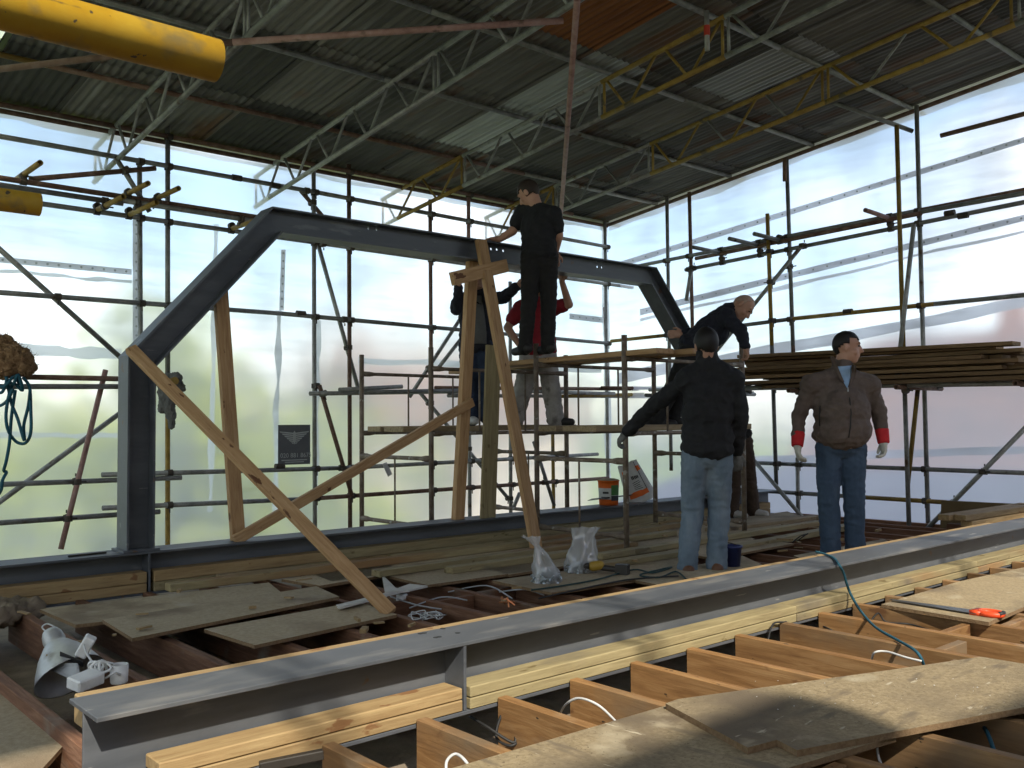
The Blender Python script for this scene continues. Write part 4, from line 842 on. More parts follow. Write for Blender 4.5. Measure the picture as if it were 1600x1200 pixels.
def hand(mb, w_, d, n_, curl=.6, pad=0.0, thumb=1):
    d = d.normalized(); n_ = (n_ - d * n_.dot(d)).normalized(); s = d.cross(n_)
    mb.cap(w_, w_ + d * .03, .027 + pad, .03 + pad)
    mb.ell(w_ + d * .055, (.043 + pad, .05, .019 + pad), rotm(s, d, n_), 12, 8)
    for k, ln in enumerate((.9, 1.0, .95, .75)):
        b = w_ + d * .088 + s * (k - 1.5) * .0225; d1 = (d * math.cos(curl * .8) + n_ * math.sin(curl * .8)); d2 = (d * math.cos(curl * 2.1) + n_ * math.sin(curl * 2.1)); d3 = (d * math.cos(curl * 3) + n_ * math.sin(curl * 3))
        p1 = b + d1 * .04 * ln; p2 = p1 + d2 * .028 * ln; p3 = p2 + d3 * .018 * ln
        mb.cap(b, p1, .0095 + pad, .009 + pad, 8); mb.cap(p1, p2, .009 + pad, .008 + pad, 8); mb.cap(p2, p3, .008 + pad, .007 + pad, 8)
    t0 = w_ + d * .03 - s * .034 * thumb; t1 = t0 - s * .026 * thumb + d * .034 + n_ * .014; t2 = t1 + d * .03 + n_ * .012
    mb.cap(t0, t1, .014 + pad, .011 + pad, 8); mb.cap(t1, t2, .011 + pad, .0085 + pad, 8)
def torso(mb, j, fw, pad=0.0, fat=0.0, top=1.0, bottom=.06, collar=True):
    sh = (j['sl'] + j['sr']) / 2; hp = (j['hl'] + j['hr']) / 2; up = (sh - hp).normalized(); ax = (j['sr'] - j['sl']); hw = ax.length / 2; ax = (ax - up * ax.dot(up)).normalized()
    f = up.cross(ax); f = f if f.dot(fw) > 0 else -f; M = rotm(ax, f, up)
    if M.determinant() < 0: M = rotm(-ax, f, up)
    mb.ell(sh - up * .12, (hw * .93 + pad, .105 + pad, .185), M); mb.ell(sh.lerp(hp, .42) + f * fat * .35, (.148 + pad + fat * .55, .105 + pad + fat * .75, .2), M)
    mb.ell(sh.lerp(hp, .72) + f * fat * .5, (.148 + pad + fat * .6, .11 + pad + fat * .8, .17), M); mb.ell(hp + up * bottom, (.158 + pad + fat * .45, .118 + pad + fat * .5, .10), M)
    mb.cap(j['sl'] - up * .01, j['sr'] - up * .01, .058 + pad, .058 + pad)
    for s in ('sl', 'sr'): mb.cap(j['nk'] - up * .01, j[s], .05 + pad * .6, .055 + pad)
    return f, up, ax, M
def limb(mb, a, b, c, r0, r1, r2): mb.cap(a, b, r0, r1); mb.cap(b, c, r1, r2)
def person(label, D, J, fw, hf, hu=UP, top=None, topmat=None, sleeve='long', legmat=None, shoe='shoe_dark', hairmat=None, hairkw=None, glove=None, cuff=None, fat=0.0, seed=0.0, curl=(.5, .5), palm=(None, None), pad=.022, legpad=.016, group='workers', hands=(None, None), collar=.25, topname='jacket', bottom=.06, toe=None):
    j = {k: atd(v[0], v[1], D + (v[2] if len(v) > 2 else 0)) for k, v in J.items()}
    base = (j['al'] + j['ar']) / 2
    b = MB(); torso(b, j, fw, 0, fat); head(b, j['hd'], hf, hu, j['nk'])
    for s in 'lr':
        limb(b, j['s' + s], j['e' + s], j['w' + s], .05, .043, .029); limb(b, j['h' + s], j['k' + s], j['a' + s], .088, .058, .042)
    dirs = {}
    for i, s in enumerate('lr'):
        d = hands[i] if hands[i] is not None else (j['w' + s] - j['e' + s]); pn = palm[i] if palm[i] is not None else fw; dirs[s] = (d, pn)
        hand(b, j['w' + s], d, pn, curl[i], 0, 1 if i == 0 else -1)
    for s in 'lr':
        t = (toe[s] if toe else fw); t = V((t.x, t.y, 0)).normalized(); a = j['a' + s]; b.cap(a - t * .03 - UP * .045, a + t * .13 - UP * .06, .034, .03)
    body = remesh(b, 'person', 'skin', None, .0072, 3); bpy.context.view_layer.update()
    tag(body, label, 'person', group)
    for s in 'lr':       # shoes
        t = (toe[s] if toe else fw); t = V((t.x, t.y, 0)).normalized(); a = j['a' + s]; m_ = MB(); m_.cap(a - t * .05 - UP * .045, a + t * .05 - UP * .05, .047, .047); m_.cap(a + t * .04 - UP * .055, a + t * .165 - UP * .062, .046, .038); m_.cap(a - UP * .02, a - UP * .05, .05, .05)
        m_.v = [V((v.x, v.y, max(v.z, a.z - .098))) for v in m_.v]; remesh(m_, 'shoe', shoe, body, .008, 3)
    if legmat:
        m_ = MB(); hp = (j['hl'] + j['hr']) / 2; sh = (j['sl'] + j['sr']) / 2; up = (sh - hp).normalized(); ax = (j['hr'] - j['hl']).normalized(); f = up.cross(ax); M = rotm(ax, f, up)
        m_.ell(hp + up * .03, (.172 + fat * .3, .125 + fat * .3, .13), M)
        for s in 'lr':
            limb(m_, j['h' + s], j['k' + s], j['a' + s] - UP * .0, .094 + legpad * .7, .066 + legpad, .058 + legpad)
            m_.cap(j['k' + s].lerp(j['a' + s], .6), j['a' + s] - UP * .035, .058 + legpad, .062 + legpad)
        remesh(m_, 'trousers', legmat, body, .0095, 4, .012, (5, 5, 9), seed)
    if topmat:
        m_ = MB(); torso(m_, j, fw, pad, fat, bottom=bottom)
        for s in 'lr':
            if sleeve == 'long':
                limb(m_, j['s' + s], j['e' + s], j['e' + s].lerp(j['w' + s], .70 if cuff else .93), .058 + pad * .4, .048 + pad * .45, .038 + pad * .35)
            else: m_.cap(j['s' + s], j['s' + s].lerp(j['e' + s], .58), .062 + pad * .5, .058 + pad * .6)
        if sleeve == 'long': m_.cap(j['nk'] - hu * .0, j['nk'].lerp(j['hd'], collar), .084, .078)
        tp = remesh(m_, topname, topmat, body, .0095, 4, .017 if sleeve == 'long' else .012, (6, 6, 8), seed + 3)
    if glove:
        for i, s in enumerate('lr'):
            m_ = MB(); d, pn = dirs[s]; hand(m_, j['w' + s], d, pn, curl[i], .0035, 1 if i == 0 else -1); remesh(m_, 'glove', glove, body, .0065, 2)
            if cuff:
                m_ = MB(); dd = (j['w' + s] - j['e' + s]).normalized(); m_.tube([j['w' + s] - dd * .085, j['w' + s] + dd * .03], [.054, .045], 14); remesh(m_, 'cuff', cuff, body, .008, 2)
    if hairmat: hair(j['hd'], hf, hu, hairmat, body, **(hairkw or {}))
    eyes(j['hd'], hf, hu, body)
    return body, j
TOW = -AW
# man in the brown jacket, looking to the right
bm, J = person('man in a brown zipped jacket and blue jeans, red cuffed gloves, looking aside', 7.3,
    dict(hd=(1324, 543, -.02), nk=(1314, 583), sl=(1267, 601), sr=(1359, 601), el=(1249, 650, .03), er=(1374, 647, .0), wl=(1246, 692, -.06), wr=(1380, 687, -.05), hl=(1295, 699), hr=(1333, 699), kl=(1295, 782, -.03), kr=(1334, 778, -.03), al=(1298, 861, 0), ar=(1336, 856, .02)),
    TOW * .95 + RW * .2, RW * .97 + TOW * .28 - UP * .06, UP + RW * .06, topmat='brown_jacket', legmat='jeans_blue', shoe='shoe_brown', hairmat='hair_black', hairkw=dict(front=.062, back=-.06, side=.012, thick=.006), glove='glove_white', cuff='glove_red', fat=.085, seed=11, bottom=.10, curl=(.5, .55), palm=(RW, -RW), hands=(V((0, 0, -1)) + TOW * .15, V((0, 0, -1)) + TOW * .15), pad=.026)
# shirt and zip laid on the jacket
bpy.context.view_layer.update()
jk = [c for c in bm.children if c.name.startswith('jacket')][0]; bv = BVHTree.FromPolygons([v.co for v in jk.data.vertices], [p.vertices for p in jk.data.polygons])
def onbody(px, py, lift=.004):
    o = V((0, 0, CAMH)); d = ray(px, py).normalized(); h = bv.ray_cast(o, d)
    return (h[0] if h[0] else atd(px, py, 7.1)) - d * lift
def patch(name, pts, mat, lift=.005, res=6):
    """fan patch of quads between two photo polylines laid on the jacket"""
    a, b = pts; m_ = MB(); n = len(a); vs = []
    for i in range(n):
        for k in range(res + 1):
            t = k / res; vs.append(onbody(a[i][0] + (b[i][0] - a[i][0]) * t, a[i][1] + (b[i][1] - a[i][1]) * t, lift))
    m_.add(vs, [(i * (res + 1) + k, i * (res + 1) + k + 1, (i + 1) * (res + 1) + k + 1, (i + 1) * (res + 1) + k) for i in range(n - 1) for k in range(res)])
    o = m_.build(name, mat, bm, True); o.matrix_basis = parent_inv(bm); s = o.modifiers.new('s', 'SOLIDIFY'); s.thickness = .004; return o
patch('shirt', ([(1306, 573), (1309, 580), (1313, 588), (1318, 597), (1323, 606)], [(1331, 571), (1330, 580), (1329, 588), (1327, 597), (1324, 607)]), 'blue_shirt')
patch('collar', ([(1297, 556), (1301, 570), (1307, 583), (1315, 597)], [(1303, 557), (1308, 570), (1313, 583), (1319, 597)]), 'brown_jacket', .014, 3)
patch('collar', ([(1330, 568), (1331, 578), (1329, 590), (1326, 602)], [(1338, 572), (1338, 581), (1334, 592), (1328, 603)]), 'brown_jacket', .013, 3)
patch('zip', ([(1323.5, 606), (1327, 625), (1329, 645), (1328, 665), (1325, 684)], [(1325, 606), (1328.6, 625), (1330.6, 645), (1329.6, 665), (1326.6, 684)]), 'black_rubber', .004, 1)
patch('zip_pull', ([(1323.4, 606), (1324, 612)], [(1325.6, 606), (1326, 612)]), 'aluminium', .008, 1)
patch('pocket_seam', ([(1281, 634), (1280, 650), (1280, 666)], [(1282.2, 634), (1281.4, 650), (1281.4, 666)]), 'black_rubber', .003, 1)
# man in black jacket seen from behind, arm out to the tower post
person('man in a black jacket and faded jeans seen from behind, gripping the tower post', 6.78,
    dict(hd=(1103, 540, .0), nk=(1106, 568), sl=(1072, 594, .02), sr=(1146, 594, -.02), el=(1021, 634, .22), er=(1156, 655, .0), wl=(979, 676, .48), wr=(1151, 708, .10), hl=(1086, 713), hr=(1123, 713), kl=(1082, 800, .04), kr=(1124, 800, .04), al=(1074, 880, -.03), ar=(1119, 877, -.0)),
    AW * .95 + RW * .05, AW * .9 - UP * .15 - RW * .1, UP, topmat='black_cloth', legmat='jeans_faded', shoe='shoe_brown', hairmat='hair_black', hairkw=dict(front=.05, back=-.095, side=-.03, thick=.011), glove='glove_grey', seed=23, curl=(.75, .6), palm=(RW, AW), hands=(-RW * .6 - UP * .7 + AW * .3, -UP), pad=.032, fat=.02, legpad=.014, collar=.5)
# man in black T-shirt high on the plank
person('man in a black T-shirt and dark trousers standing highest, hand on the crossbeam', 8.34,
    dict(hd=(826, 303, .03), nk=(838, 325), sl=(817, 332, .12), sr=(865, 335, -.08), el=(801, 361, .12), er=(873, 368, -.02), wl=(781, 374, .10), wr=(868, 394, .08), hl=(830, 407), hr=(856, 407), kl=(827, 476, -.03), kr=(857, 474, .03), al=(820, 537), ar=(856, 536)),
    AW * .8 - RW * .5, AW * .45 - RW * .75 - UP * .55, UP * .9 - RW * .15, topmat='black_cloth', sleeve='short', topname='t_shirt', legmat='charcoal_cloth', hairmat='hair_brown', hairkw=dict(front=.045, back=-.11, side=-.035, thick=.006), seed=31, curl=(.4, .5), palm=(-UP, AW), hands=(-RW + UP * .05, -UP + AW * .2), pad=.024, legpad=.006, fat=.0)
# man in dark open jacket behind the A-frame
b2, J2 = person('man in an open dark jacket and grey shirt behind the A-frame, both arms raised', 9.1,
    dict(hd=(746, 437, -.02), nk=(744, 460), sl=(722, 470, -.03), sr=(765, 468, .03), el=(713, 483, -.28), er=(788, 464, -.12), wl=(717, 447, -.38), wr=(808, 447, -.32), hl=(733, 545), hr=(756, 545), kl=(735, 600, -.03), kr=(759, 598), al=(736, 648), ar=(761, 646)),
    TOW + RW * .3, TOW * .8 + UP * .3, UP, topmat='navy_cloth', legmat='jeans_dark', shoe='shoe_white', hairmat='hair_brown', seed=41, curl=(.8, .7), palm=(TOW, TOW), hands=(UP - RW * .1, RW * .7 + UP * .5), pad=.024, bottom=.03)
jk = [c for c in b2.children if c.name.startswith('jacket')][0]; bv = BVHTree.FromPolygons([v.co for v in jk.data.vertices], [p.vertices for p in jk.data.polygons]); bm = b2
patch('shirt', ([(737, 462), (737, 480), (738, 500), (739, 520), (739, 537)], [(752, 462), (755, 480), (758, 500), (760, 520), (760, 537)]), 'grey_shirt', .006)
# man in red shirt and white trousers
person('man in a red T-shirt and paint marked white trousers holding up the crossbeam', 9.5,
    dict(hd=(840, 445, .0), nk=(838, 468), sl=(813, 481), sr=(866, 480), el=(793, 512, -.02), er=(889, 476, -.12), wl=(812, 540, -.10), wr=(878, 440, -.24), hl=(829, 556), hr=(853, 556), kl=(818, 606, -.03), kr=(861, 606, .0), al=(806, 650), ar=(868, 650)),
    TOW + RW * .3, TOW, UP, topmat='red_cloth', sleeve='short', topname='t_shirt', legmat='white_trousers', hairmat='hair_brown', seed=53, curl=(.6, .3), palm=(RW, TOW), hands=(RW * .5 - UP * .6, UP), pad=.026, legpad=.028, toe=dict(l=TOW - RW * .3, r=RW * .95 + TOW * .3), fat=.02)
# bald man leaning over the tower
person('balding man in a dark sweater bending over on the tower, hand on a post', 8.75,
    dict(hd=(1160, 481, -.1), nk=(1138, 486, -.05), sl=(1131, 491, .16), sr=(1136, 497, -.20), el=(1096, 520, .2), er=(1157, 516, -.34), wl=(1068, 522, .1), wr=(1165, 541, -.45), hl=(1077, 548, .08), hr=(1077, 552, -.10), kl=(1063, 604, .0), kr=(1052, 606, -.1), al=(1050, 650, .1), ar=(1024, 652, -.05)),
    RW * .9 + TOW * .2, RW * .55 + TOW * .45 - UP * .75, UP * .6 + RW * .75, topmat='navy_cloth', legmat='charcoal_cloth', topname='sweater', hairmat='hair_stubble', hairkw=dict(front=.13, back=-.07, side=.0, thick=.003), seed=61, curl=(.5, .8), palm=(AW, -RW), hands=(-RW, -UP + RW * .2), pad=.026, fat=.03)
# legs of a further man behind
person('man in brown trousers standing behind the man in the black jacket, mostly hidden', 10.5,
    dict(hd=(1126, 583), nk=(1128, 603), sl=(1108, 612), sr=(1150, 612), el=(1104, 650), er=(1156, 650, -.1), wl=(1110, 685, -.1), wr=(1150, 686, -.15), hl=(1146, 690), hr=(1162, 690), kl=(1149, 745, -.1), kr=(1171, 745), al=(1144, 795, -.1), ar=(1177, 793, .05)),
    RW * .5 + TOW * .6, TOW * .6 + RW * .4, UP, topmat='charcoal_cloth', legmat='brown_trousers', shoe='shoe_white', hairmat='hair_brown', seed=71, curl=(.5, .5), pad=.02, legpad=.012)
# ================================================================ SMALL THINGS
def tagb(mb, name, mat, label, cat, smooth=False, group=None): return tag(mb.build(name, mat, None, smooth), label, cat, group)
# --- metal work lamp lying between the joists
lp = V((1.36, 4.66, -.16)); e = empty('work_lamp', lp, 'battered aluminium work lamp lying between the joists at the left', 'lamp'); inv = e.matrix_basis.inverted()
ax = (RW * .45 + TOW * .35 - UP * .55).normalized(); q = ax.to_track_quat('Z', 'Y').to_matrix().to_4x4(); q.translation = lp + V((-.03, .05, .25)); q.translation -= RW * .03
MB().lathe([(.0, -.05), (.035, -.05), (.045, -.03), (.05, .0), (.046, .02), (.06, .035), (.10, .09), (.135, .16), (.15, .205), (.155, .21), (.15, .2), (.1, .1), (.0, .05)], 28, q).build('reflector', 'aluminium', e, True).matrix_basis = inv
c = q.translation
m_ = MB()
for k in range(13):
    a = math.pi * k / 12; m_.v
cable('hook', [c - ax * .05 + RW * .02, c - ax * .075 + RW * .03, c - ax * .095, c - ax * .075 - RW * .03, c - ax * .05 - RW * .02], .004, 'aluminium', None, 5).parent = None
hk = bpy.data.objects['hook']; hk.parent = e; hk.matrix_basis = inv @ hk.matrix_basis
pl = slab('mounting_plate', [atd(57, 1037, 4.32), atd(120, 1036, 4.12), atd(124, 1052, 4.10), atd(112, 1062, 4.08)], .006, 'grey_plastic', e)
def boxat(name, c, d, mat, par, yaw=0, pitch=0, roll=0, bev=.006):
    me = bevbox(d[0], d[1], d[2], bev); me = me.copy(); me.materials.clear()
    m = Matrix.Translation(c) @ Matrix.Rotation(yaw, 4, 'Z') @ Matrix.Rotation(pitch, 4, 'Y') @ Matrix.Rotation(roll, 4, 'X') @ Matrix.Translation((-d[0] / 2, 0, 0))
    return link(name, me, mat, par, m)
boxat('label_plate', atd(112, 1030, 4.18), (.12, .004, .035), 'black_rubber', e, -.85, .35, .5, .001)
boxat('ballast_block', atd(134, 1010, 4.22), (.05, .05, .10), 'white_plastic', e, -.4, .5, .2)
jb = boxat('junction_box', atd(134, 1063, 3.92), (.125, .085, .05), 'white_plastic', None, .35, -.1, .15); tag(jb, 'white plastic junction box below the aluminium lamp', 'junction box')
cp = onz(186, 1067, -.02); mg = tagb(MB().lathe([(0, 0), (.033, 0), (.036, .005), (.038, .08), (.034, .08), (.032, .01), (0, .01)], 18, Matrix.Translation(cp)), 'plastic_cup', 'white_plastic', 'small white cup against the far edge of the foreground beam', 'cup', True)
pts = [atd(146 + 12 * math.cos(t * 1.9) + t * 1.6, 1042 + 10 * math.sin(t * 1.9), 4.02 + .04 * math.sin(t)) for t in range(14)]
tag(cable('cable_coil', pts, .006, 'white_plastic'), 'untidy coil of white flex by the lamp', 'cable')
tag(cable('flex', [atd(131, 1008, 4.18), atd(136, 1022, 4.12), atd(148, 1040, 4.05), atd(160, 1060, 3.98), atd(178, 1052, 3.97), atd(188, 1054, 4.0)], .005, 'paper_white'), 'short white flex from the lamp block to the cup', 'cable')
# --- bags of bolts
def bolt_bag(label, px, py, w_, htop, lean, tied, seed):
    rr = random.Random(seed); b = onz(px, py, .021); e = empty('bolt_bag', b, label, 'plastic bag', 'clear bags of bolts'); inv = e.matrix_basis.inverted()
    m_ = MB(); nu, nv = 28, 16; prof = []
    for j in range(nv + 1):
        t = j / nv
        if tied: r = w_ * (1.0 - .25 * t / .45) * (1 if t < .05 else 1) if t < .4 else (w_ * (.75 - 1.6 * (t - .4)) if t < .8 else w_ * (.16 + 2.2 * (t - .8)))
        else: r = w_ * (1 - .18 * t) if t < .4 else w_ * (.93 - .25 * math.sin((t - .4) * 4.5))
        prof.append(max(r, w_ * .12))
    for j in range(nv + 1):
        t = j / nv; cx = b + RW * lean * t * t * htop + UP * t * htop
        for i in range(nu):
            a = 2 * math.pi * i / nu; n_ = noise.noise(V((math.cos(a) * 2.2, math.sin(a) * 2.2, t * 4 + seed)))
            r = prof[j] * (1 + .22 * n_ + (.05 + .10 * t) * math.sin(a * 7 + 2 * n_)); fl = 1.0 if t < .3 else max(.35, 1 - (t - .3) * 1.1)
            m_.v.append(cx + RW * math.cos(a) * r + AW * math.sin(a) * r * fl * .85 + UP * (.018 * n_ if t > .1 else 0))
    m_.f = [(j * nu + i, j * nu + (i + 1) % nu, (j + 1) * nu + (i + 1) % nu, (j + 1) * nu + i) for j in range(nv) for i in range(nu)]
    m_.build('bag', 'clear_bag', e, True).matrix_basis = inv
    bb = MB()
    for k in range(150):
        a = rr.uniform(0, 6.28); r = w_ * .93 * math.sqrt(rr.random()); h = rr.uniform(.008, .075) * (1 - .55 * r / w_)
        p = b + RW * math.cos(a) * r + AW * math.sin(a) * r * .85 + UP * h; d = V((rr.gauss(0, 1), rr.gauss(0, 1), rr.gauss(0, .6))).normalized()
        bb.tube([p - d * .022, p + d * .022], .0055, 6); bb.tube([p + d * .016, p + d * .026], .0105, 6)
    o = bb.build('bolts', 'zinc_bolt', e); o.matrix_basis = inv; o['kind'] = 'stuff'
bolt_bag('clear plastic bag of bolts, twisted shut, at the foot of the A-frame leg', 854, 909, .10, .30, -.35, True, 3)
bolt_bag('clear plastic bag of bolts standing open beside the drill', 908, 893, .115, .31, .12, False, 9)
# --- cordless drill
c = onz(938, 889, .05); e = empty('cordless_drill', c, 'cordless drill lying on its side beside the open bag of bolts', 'drill'); inv = e.matrix_basis.inverted()
d1 = RW
m_ = MB(); m_.cap(c - d1 * .05 + UP * .02, c + d1 * .0 + UP * .025, .036, .033); m_.build('motor_housing', 'tool_yellow', e, True).matrix_basis = inv
m_ = MB(); m_.tube([c - d1 * .08 + UP * .02, c - d1 * .115 + UP * .02, c - d1 * .14 + UP * .02], [.026, .024, .014], 12); m_.build('chuck', 'tool_dark', e, True).matrix_basis = inv
m_ = MB(); m_.cap(c + d1 * .0 + UP * .012, c + d1 * .12 - AW * .04 + UP * .0, .022, .02); m_.build('grip', 'tool_dark', e, True).matrix_basis = inv
m_ = MB(); m_.box(c + d1 * .15 - AW * .05 + UP * .005, (.06, .09, .07), Matrix.Rotation(.4, 3, 'Z')); m_.build('battery', 'tool_dark', e).matrix_basis = inv
# --- cables
def floor_cable(label, pts, r, mat, z=.03, name='cable'):
    return tag(cable(name, [onz(p[0], p[1], p[2] if len(p) > 2 else z) for p in pts], r, mat), label, 'cable')
floor_cable('dark green lead trailing to the boots of the man in black', [(830, 922), (880, 915), (935, 905), (990, 890), (1020, 895), (1050, 886), (1000, 898), (1030, 902), (1056, 893), (1072, 905)], .006, 'green_lead')
floor_cable('black lead crossing the chipboard behind the foreground beam', [(842, 935), (900, 922), (980, 906), (1060, 900)], .006, 'black_rubber')
tag(cable('extension_lead', [onz(1275, 862, .25), onz(1290, 866, .25), onz(1303, 872, .25), ony(1310, 881, 2.862), ony(1318, 895, 2.862), ony(1323, 912, 2.858), ony(1330, 930, 2.85), onz(1345, 955, .012), onz(1368, 980, .012), onz(1402, 1000, .012), onz(1428, 1015, .012), onz(1440, 1030, -.02), onz(1446, 1050, -.1), onz(1452, 1075, -.2)], .0075, 'blue_rope'), 'blue cord draped over the foreground beam and onto the joists', 'cord')
tag(cable('extension_lead', [onz(1525, 1118, -.1), onz(1540, 1140, -.05), onz(1552, 1170, -.05), onz(1562, 1210, -.1)], .0075, 'blue_rope'), 'short length of blue cord at the bottom right', 'cord')
floor_cable('black cable looped between the front joists', [(745, 1110, -.05), (790, 1090, -.03), (815, 1105, -.06), (820, 1140, -.12), (800, 1165, -.16), (775, 1150, -.14), (790, 1110, -.05), (805, 1160, -.15), (760, 1135, -.1), (735, 1120, -.1)], .006, 'black_rubber')
floor_cable('white wire arching over a front joist', [(875, 1115, -.1), (885, 1100, -.02), (905, 1091, .02), (935, 1102, .01), (965, 1130, -.06), (985, 1150, -.12)], .005, 'paper_white')
floor_cable('white wire loop at the bottom edge left of the chipboard', [(698, 1215, -.02), (698, 1190, .02), (712, 1178, .03), (728, 1190, .02), (738, 1210, -.03)], .005, 'paper_white')
floor_cable('white wire over the joist below the blue cord', [(1362, 1035, -.05), (1366, 1020, .01), (1385, 1018, .02), (1415, 1027, .015), (1440, 1033, .01)], .005, 'paper_white')
floor_cable('white wire hanging at the lower right under the chipboard', [(1370, 1165, -.03), (1373, 1185, -.06), (1382, 1205, -.1)], .005, 'paper_white')
floor_cable('black cable behind the front joists near the saw', [(1200, 1000, -.04), (1208, 975, .01), (1225, 972, .0), (1240, 970, -.04), (1262, 968, -.06), (1300, 985, -.08)], .005, 'black_rubber')
floor_cable('thin black wire between the far front joists', [(1358, 975, -.05), (1372, 958, .0), (1385, 972, -.04), (1420, 975, -.06), (1452, 984, -.06)], .005, 'black_rubber')
rr = random.Random(5)
for g_, lb in ((0, 'bundle of white wires looping between the joists behind the beam'), (1, 'second bundle of white wires beside the pine strip')):
    P_ = []
    for k in range(11): P_.append((650 + 26 * g_ + 16 * math.cos(k * 2.3) + rr.uniform(-6, 6) + k, 962 - 2 * g_ + 6 * math.sin(k * 2.3) + rr.uniform(-3, 3), -.05 + .045 * (k % 2) + rr.uniform(-.015, .015)))
    floor_cable(lb, P_, .004, 'paper_white')
for i, (a, b, c_) in enumerate([((640, 950), (690, 933), (730, 938)), ((700, 925), (760, 915), (800, 935)), ((610, 932), (650, 945), (690, 952)), ((780, 925), (820, 921), (850, 930))]):
    floor_cable(['grey old cable lying over the joists by the white socket', 'grey old cable stretched over the joists behind the chipboard', 'brown old cable near the foot of the long brace', 'grey old cable by the bags of bolts'][i], [a + (-.03,), b + (.0,), c_ + (-.02,)], .005, 'grey_plastic')
sk = onz(628, 955, -.1); tag(boxat('socket_box', sk + V((0, 0, .04)), (.07, .045, .14), 'white_plastic', None, .3), 'white socket box between the joists by the long brace foot', 'socket')
m_ = MB(); 
for k in range(9): 
    p = onz(786 + 4 * (k % 4), 941 - 2 * (k % 3), .0); d = V((random.gauss(0, 1), random.gauss(0, 1), .4)).normalized() * .03; m_.tube([p - d, p + d], .005, 6)
tagb(m_, 'copper_offcuts', 'copper', 'few bright copper pipe offcuts on a joist behind the beam', 'copper')
# --- broken plasterboard
for poly, lb in [([(597, 897), (618, 918), (640, 922), (602, 925)], 'triangular piece of broken plasterboard behind the long brace'), ([(640, 912), (668, 915), (600, 930), (585, 932)], 'long white strip of broken plasterboard beside the triangle'), ([(525, 945), (600, 927), (604, 930), (530, 949)], 'thin white plaster edge along a joist')]:
    tag(slab('plasterboard_piece', [onz(x, y, .02 + .01 * i) for i, (x, y) in enumerate(poly)], .012, 'plaster'), lb, 'plasterboard')
# --- saw
h0 = onz(1562, 962, .03); t0 = onz(1392, 937, .03); u = (h0 - t0).normalized(); v_ = UP.cross(u)
e = empty('hand_saw', h0, 'hand saw with an orange red handle lying on the chipboard', 'saw'); inv = e.matrix_basis.inverted()
MB().prism([t0 + v_ * .012, h0 - u * .10 + v_ * .05, h0 - u * .10 - v_ * .055, t0 - v_ * .018], UP * .003).build('blade', 'sawblade', e).matrix_basis = inv
m_ = MB(); ring = []
for k in range(17):
    a = 2 * math.pi * k / 16; ring.append(h0 - u * .045 + u * math.cos(a) * .058 + v_ * math.sin(a) * .045 + UP * .006)
m_.tube(ring, .016, 10, False); m_.box(h0 - u * .11 + UP * .004, (.06, .10, .024), Matrix.Rotation(math.atan2(u.y, u.x), 3, 'Z')); m_.build('handle', 'orange_plastic', e, True).matrix_basis = inv
m_ = MB(); m_.tube([h0 + u * .008 + v_ * .03 + UP * .012, h0 + u * .016 + UP * .012, h0 + u * .008 - v_ * .03 + UP * .012], .013, 8); m_.build('grip', 'black_rubber', e, True).matrix_basis = inv
# --- plaster bag and tub standing on the rear beam end
B0 = V((7.62, 6.44, .248)); e = empty('plastic_tub', B0, 'orange and white plastic tub with a dusty lid on the rear beam', 'tub'); inv = e.matrix_basis.inverted(); T_ = Matrix.Translation(ony(951, 776, 6.44))
kz = T_.translation; kz.z = .248; T_ = Matrix.Translation(kz)
for nm, pr, mt in [('lower_band', [(0, 0), (.095, 0), (.098, .06)], 'orange_print'), ('label', [(.098, .06), (.103, .17)], 'paper_white'), ('upper_band', [(.103, .17), (.106, .235), (.11, .236), (.11, .245)], 'orange_print'), ('lid', [(.11, .245), (.1, .252), (.06, .262), (.0, .266)], 'chipboard_dusty')]:
    MB().lathe(pr, 24, T_).build(nm, mt, e, True).matrix_basis = inv
def arcpanel(r, z0, z1, a0, a1, mt, nm):
    m_ = MB(); vs = []
    for k in range(7):
        a = a0 + (a1 - a0) * k / 6; 
        for z in (z0, z1): vs.append(kz + V((r * math.cos(a), r * math.sin(a), z)))
    m_.add(vs, [(2 * k, 2 * k + 2, 2 * k + 3, 2 * k + 1) for k in range(6)]); m_.build(nm, mt, e, True).matrix_basis = inv
ca = math.atan2(-AW.y, -AW.x)
arcpanel(.1055, .10, .20, ca + .15, ca + 1.1, 'green_print', 'print'); arcpanel(.104, .045, .095, ca + .15, ca + 1.1, 'ink_dark', 'print'); arcpanel(.1035, .115, .135, ca - .7, ca - .1, 'ink_dark', 'print'); arcpanel(.1025, .075, .085, ca - .9, ca + .0, 'ink_dark', 'print')
kb = ony(1000, 772, 6.46); kb.z = .248
e = empty('plaster_bag', kb, 'half empty white paper sack with orange bands leaning on the rear beam', 'sack'); inv = e.matrix_basis.inverted()
lean = (UP * .93 - RW * .38).normalized(); sd = (RW * .93 + UP * .38).normalized()
def sackpt(u_, t, lift=0.0, front=True):
    wv = .165 - .06 * t; th = .075 * (1 - .45 * t) * math.sqrt(max(0, 1 - (abs(u_) ** 2.6))) + lift
    wob = .012 * noise.noise(V((u_ * 3, t * 5, 2)))
    return kb + RW * .03 + lean * (t * .43 + wob) + sd * u_ * wv + TOW * ((th + wob) * (1 if front else -1))
def sackpatch(u0, u1, t0_, t1_, mt, nm, lift=0.004, nu=8, nv=8, both=False):
    m_ = MB()
    for fr in ((True, False) if both else (True,)):
        vs = [sackpt(u0 + (u1 - u0) * i / nu, t0_ + (t1_ - t0_) * j / nv, lift, fr) for j in range(nv + 1) for i in range(nu + 1)]
        m_.add(vs, [(j * (nu + 1) + i, j * (nu + 1) + i + 1, (j + 1) * (nu + 1) + i + 1, (j + 1) * (nu + 1) + i) for j in range(nv) for i in range(nu)])
    m_.build(nm, mt, e, True).matrix_basis = inv
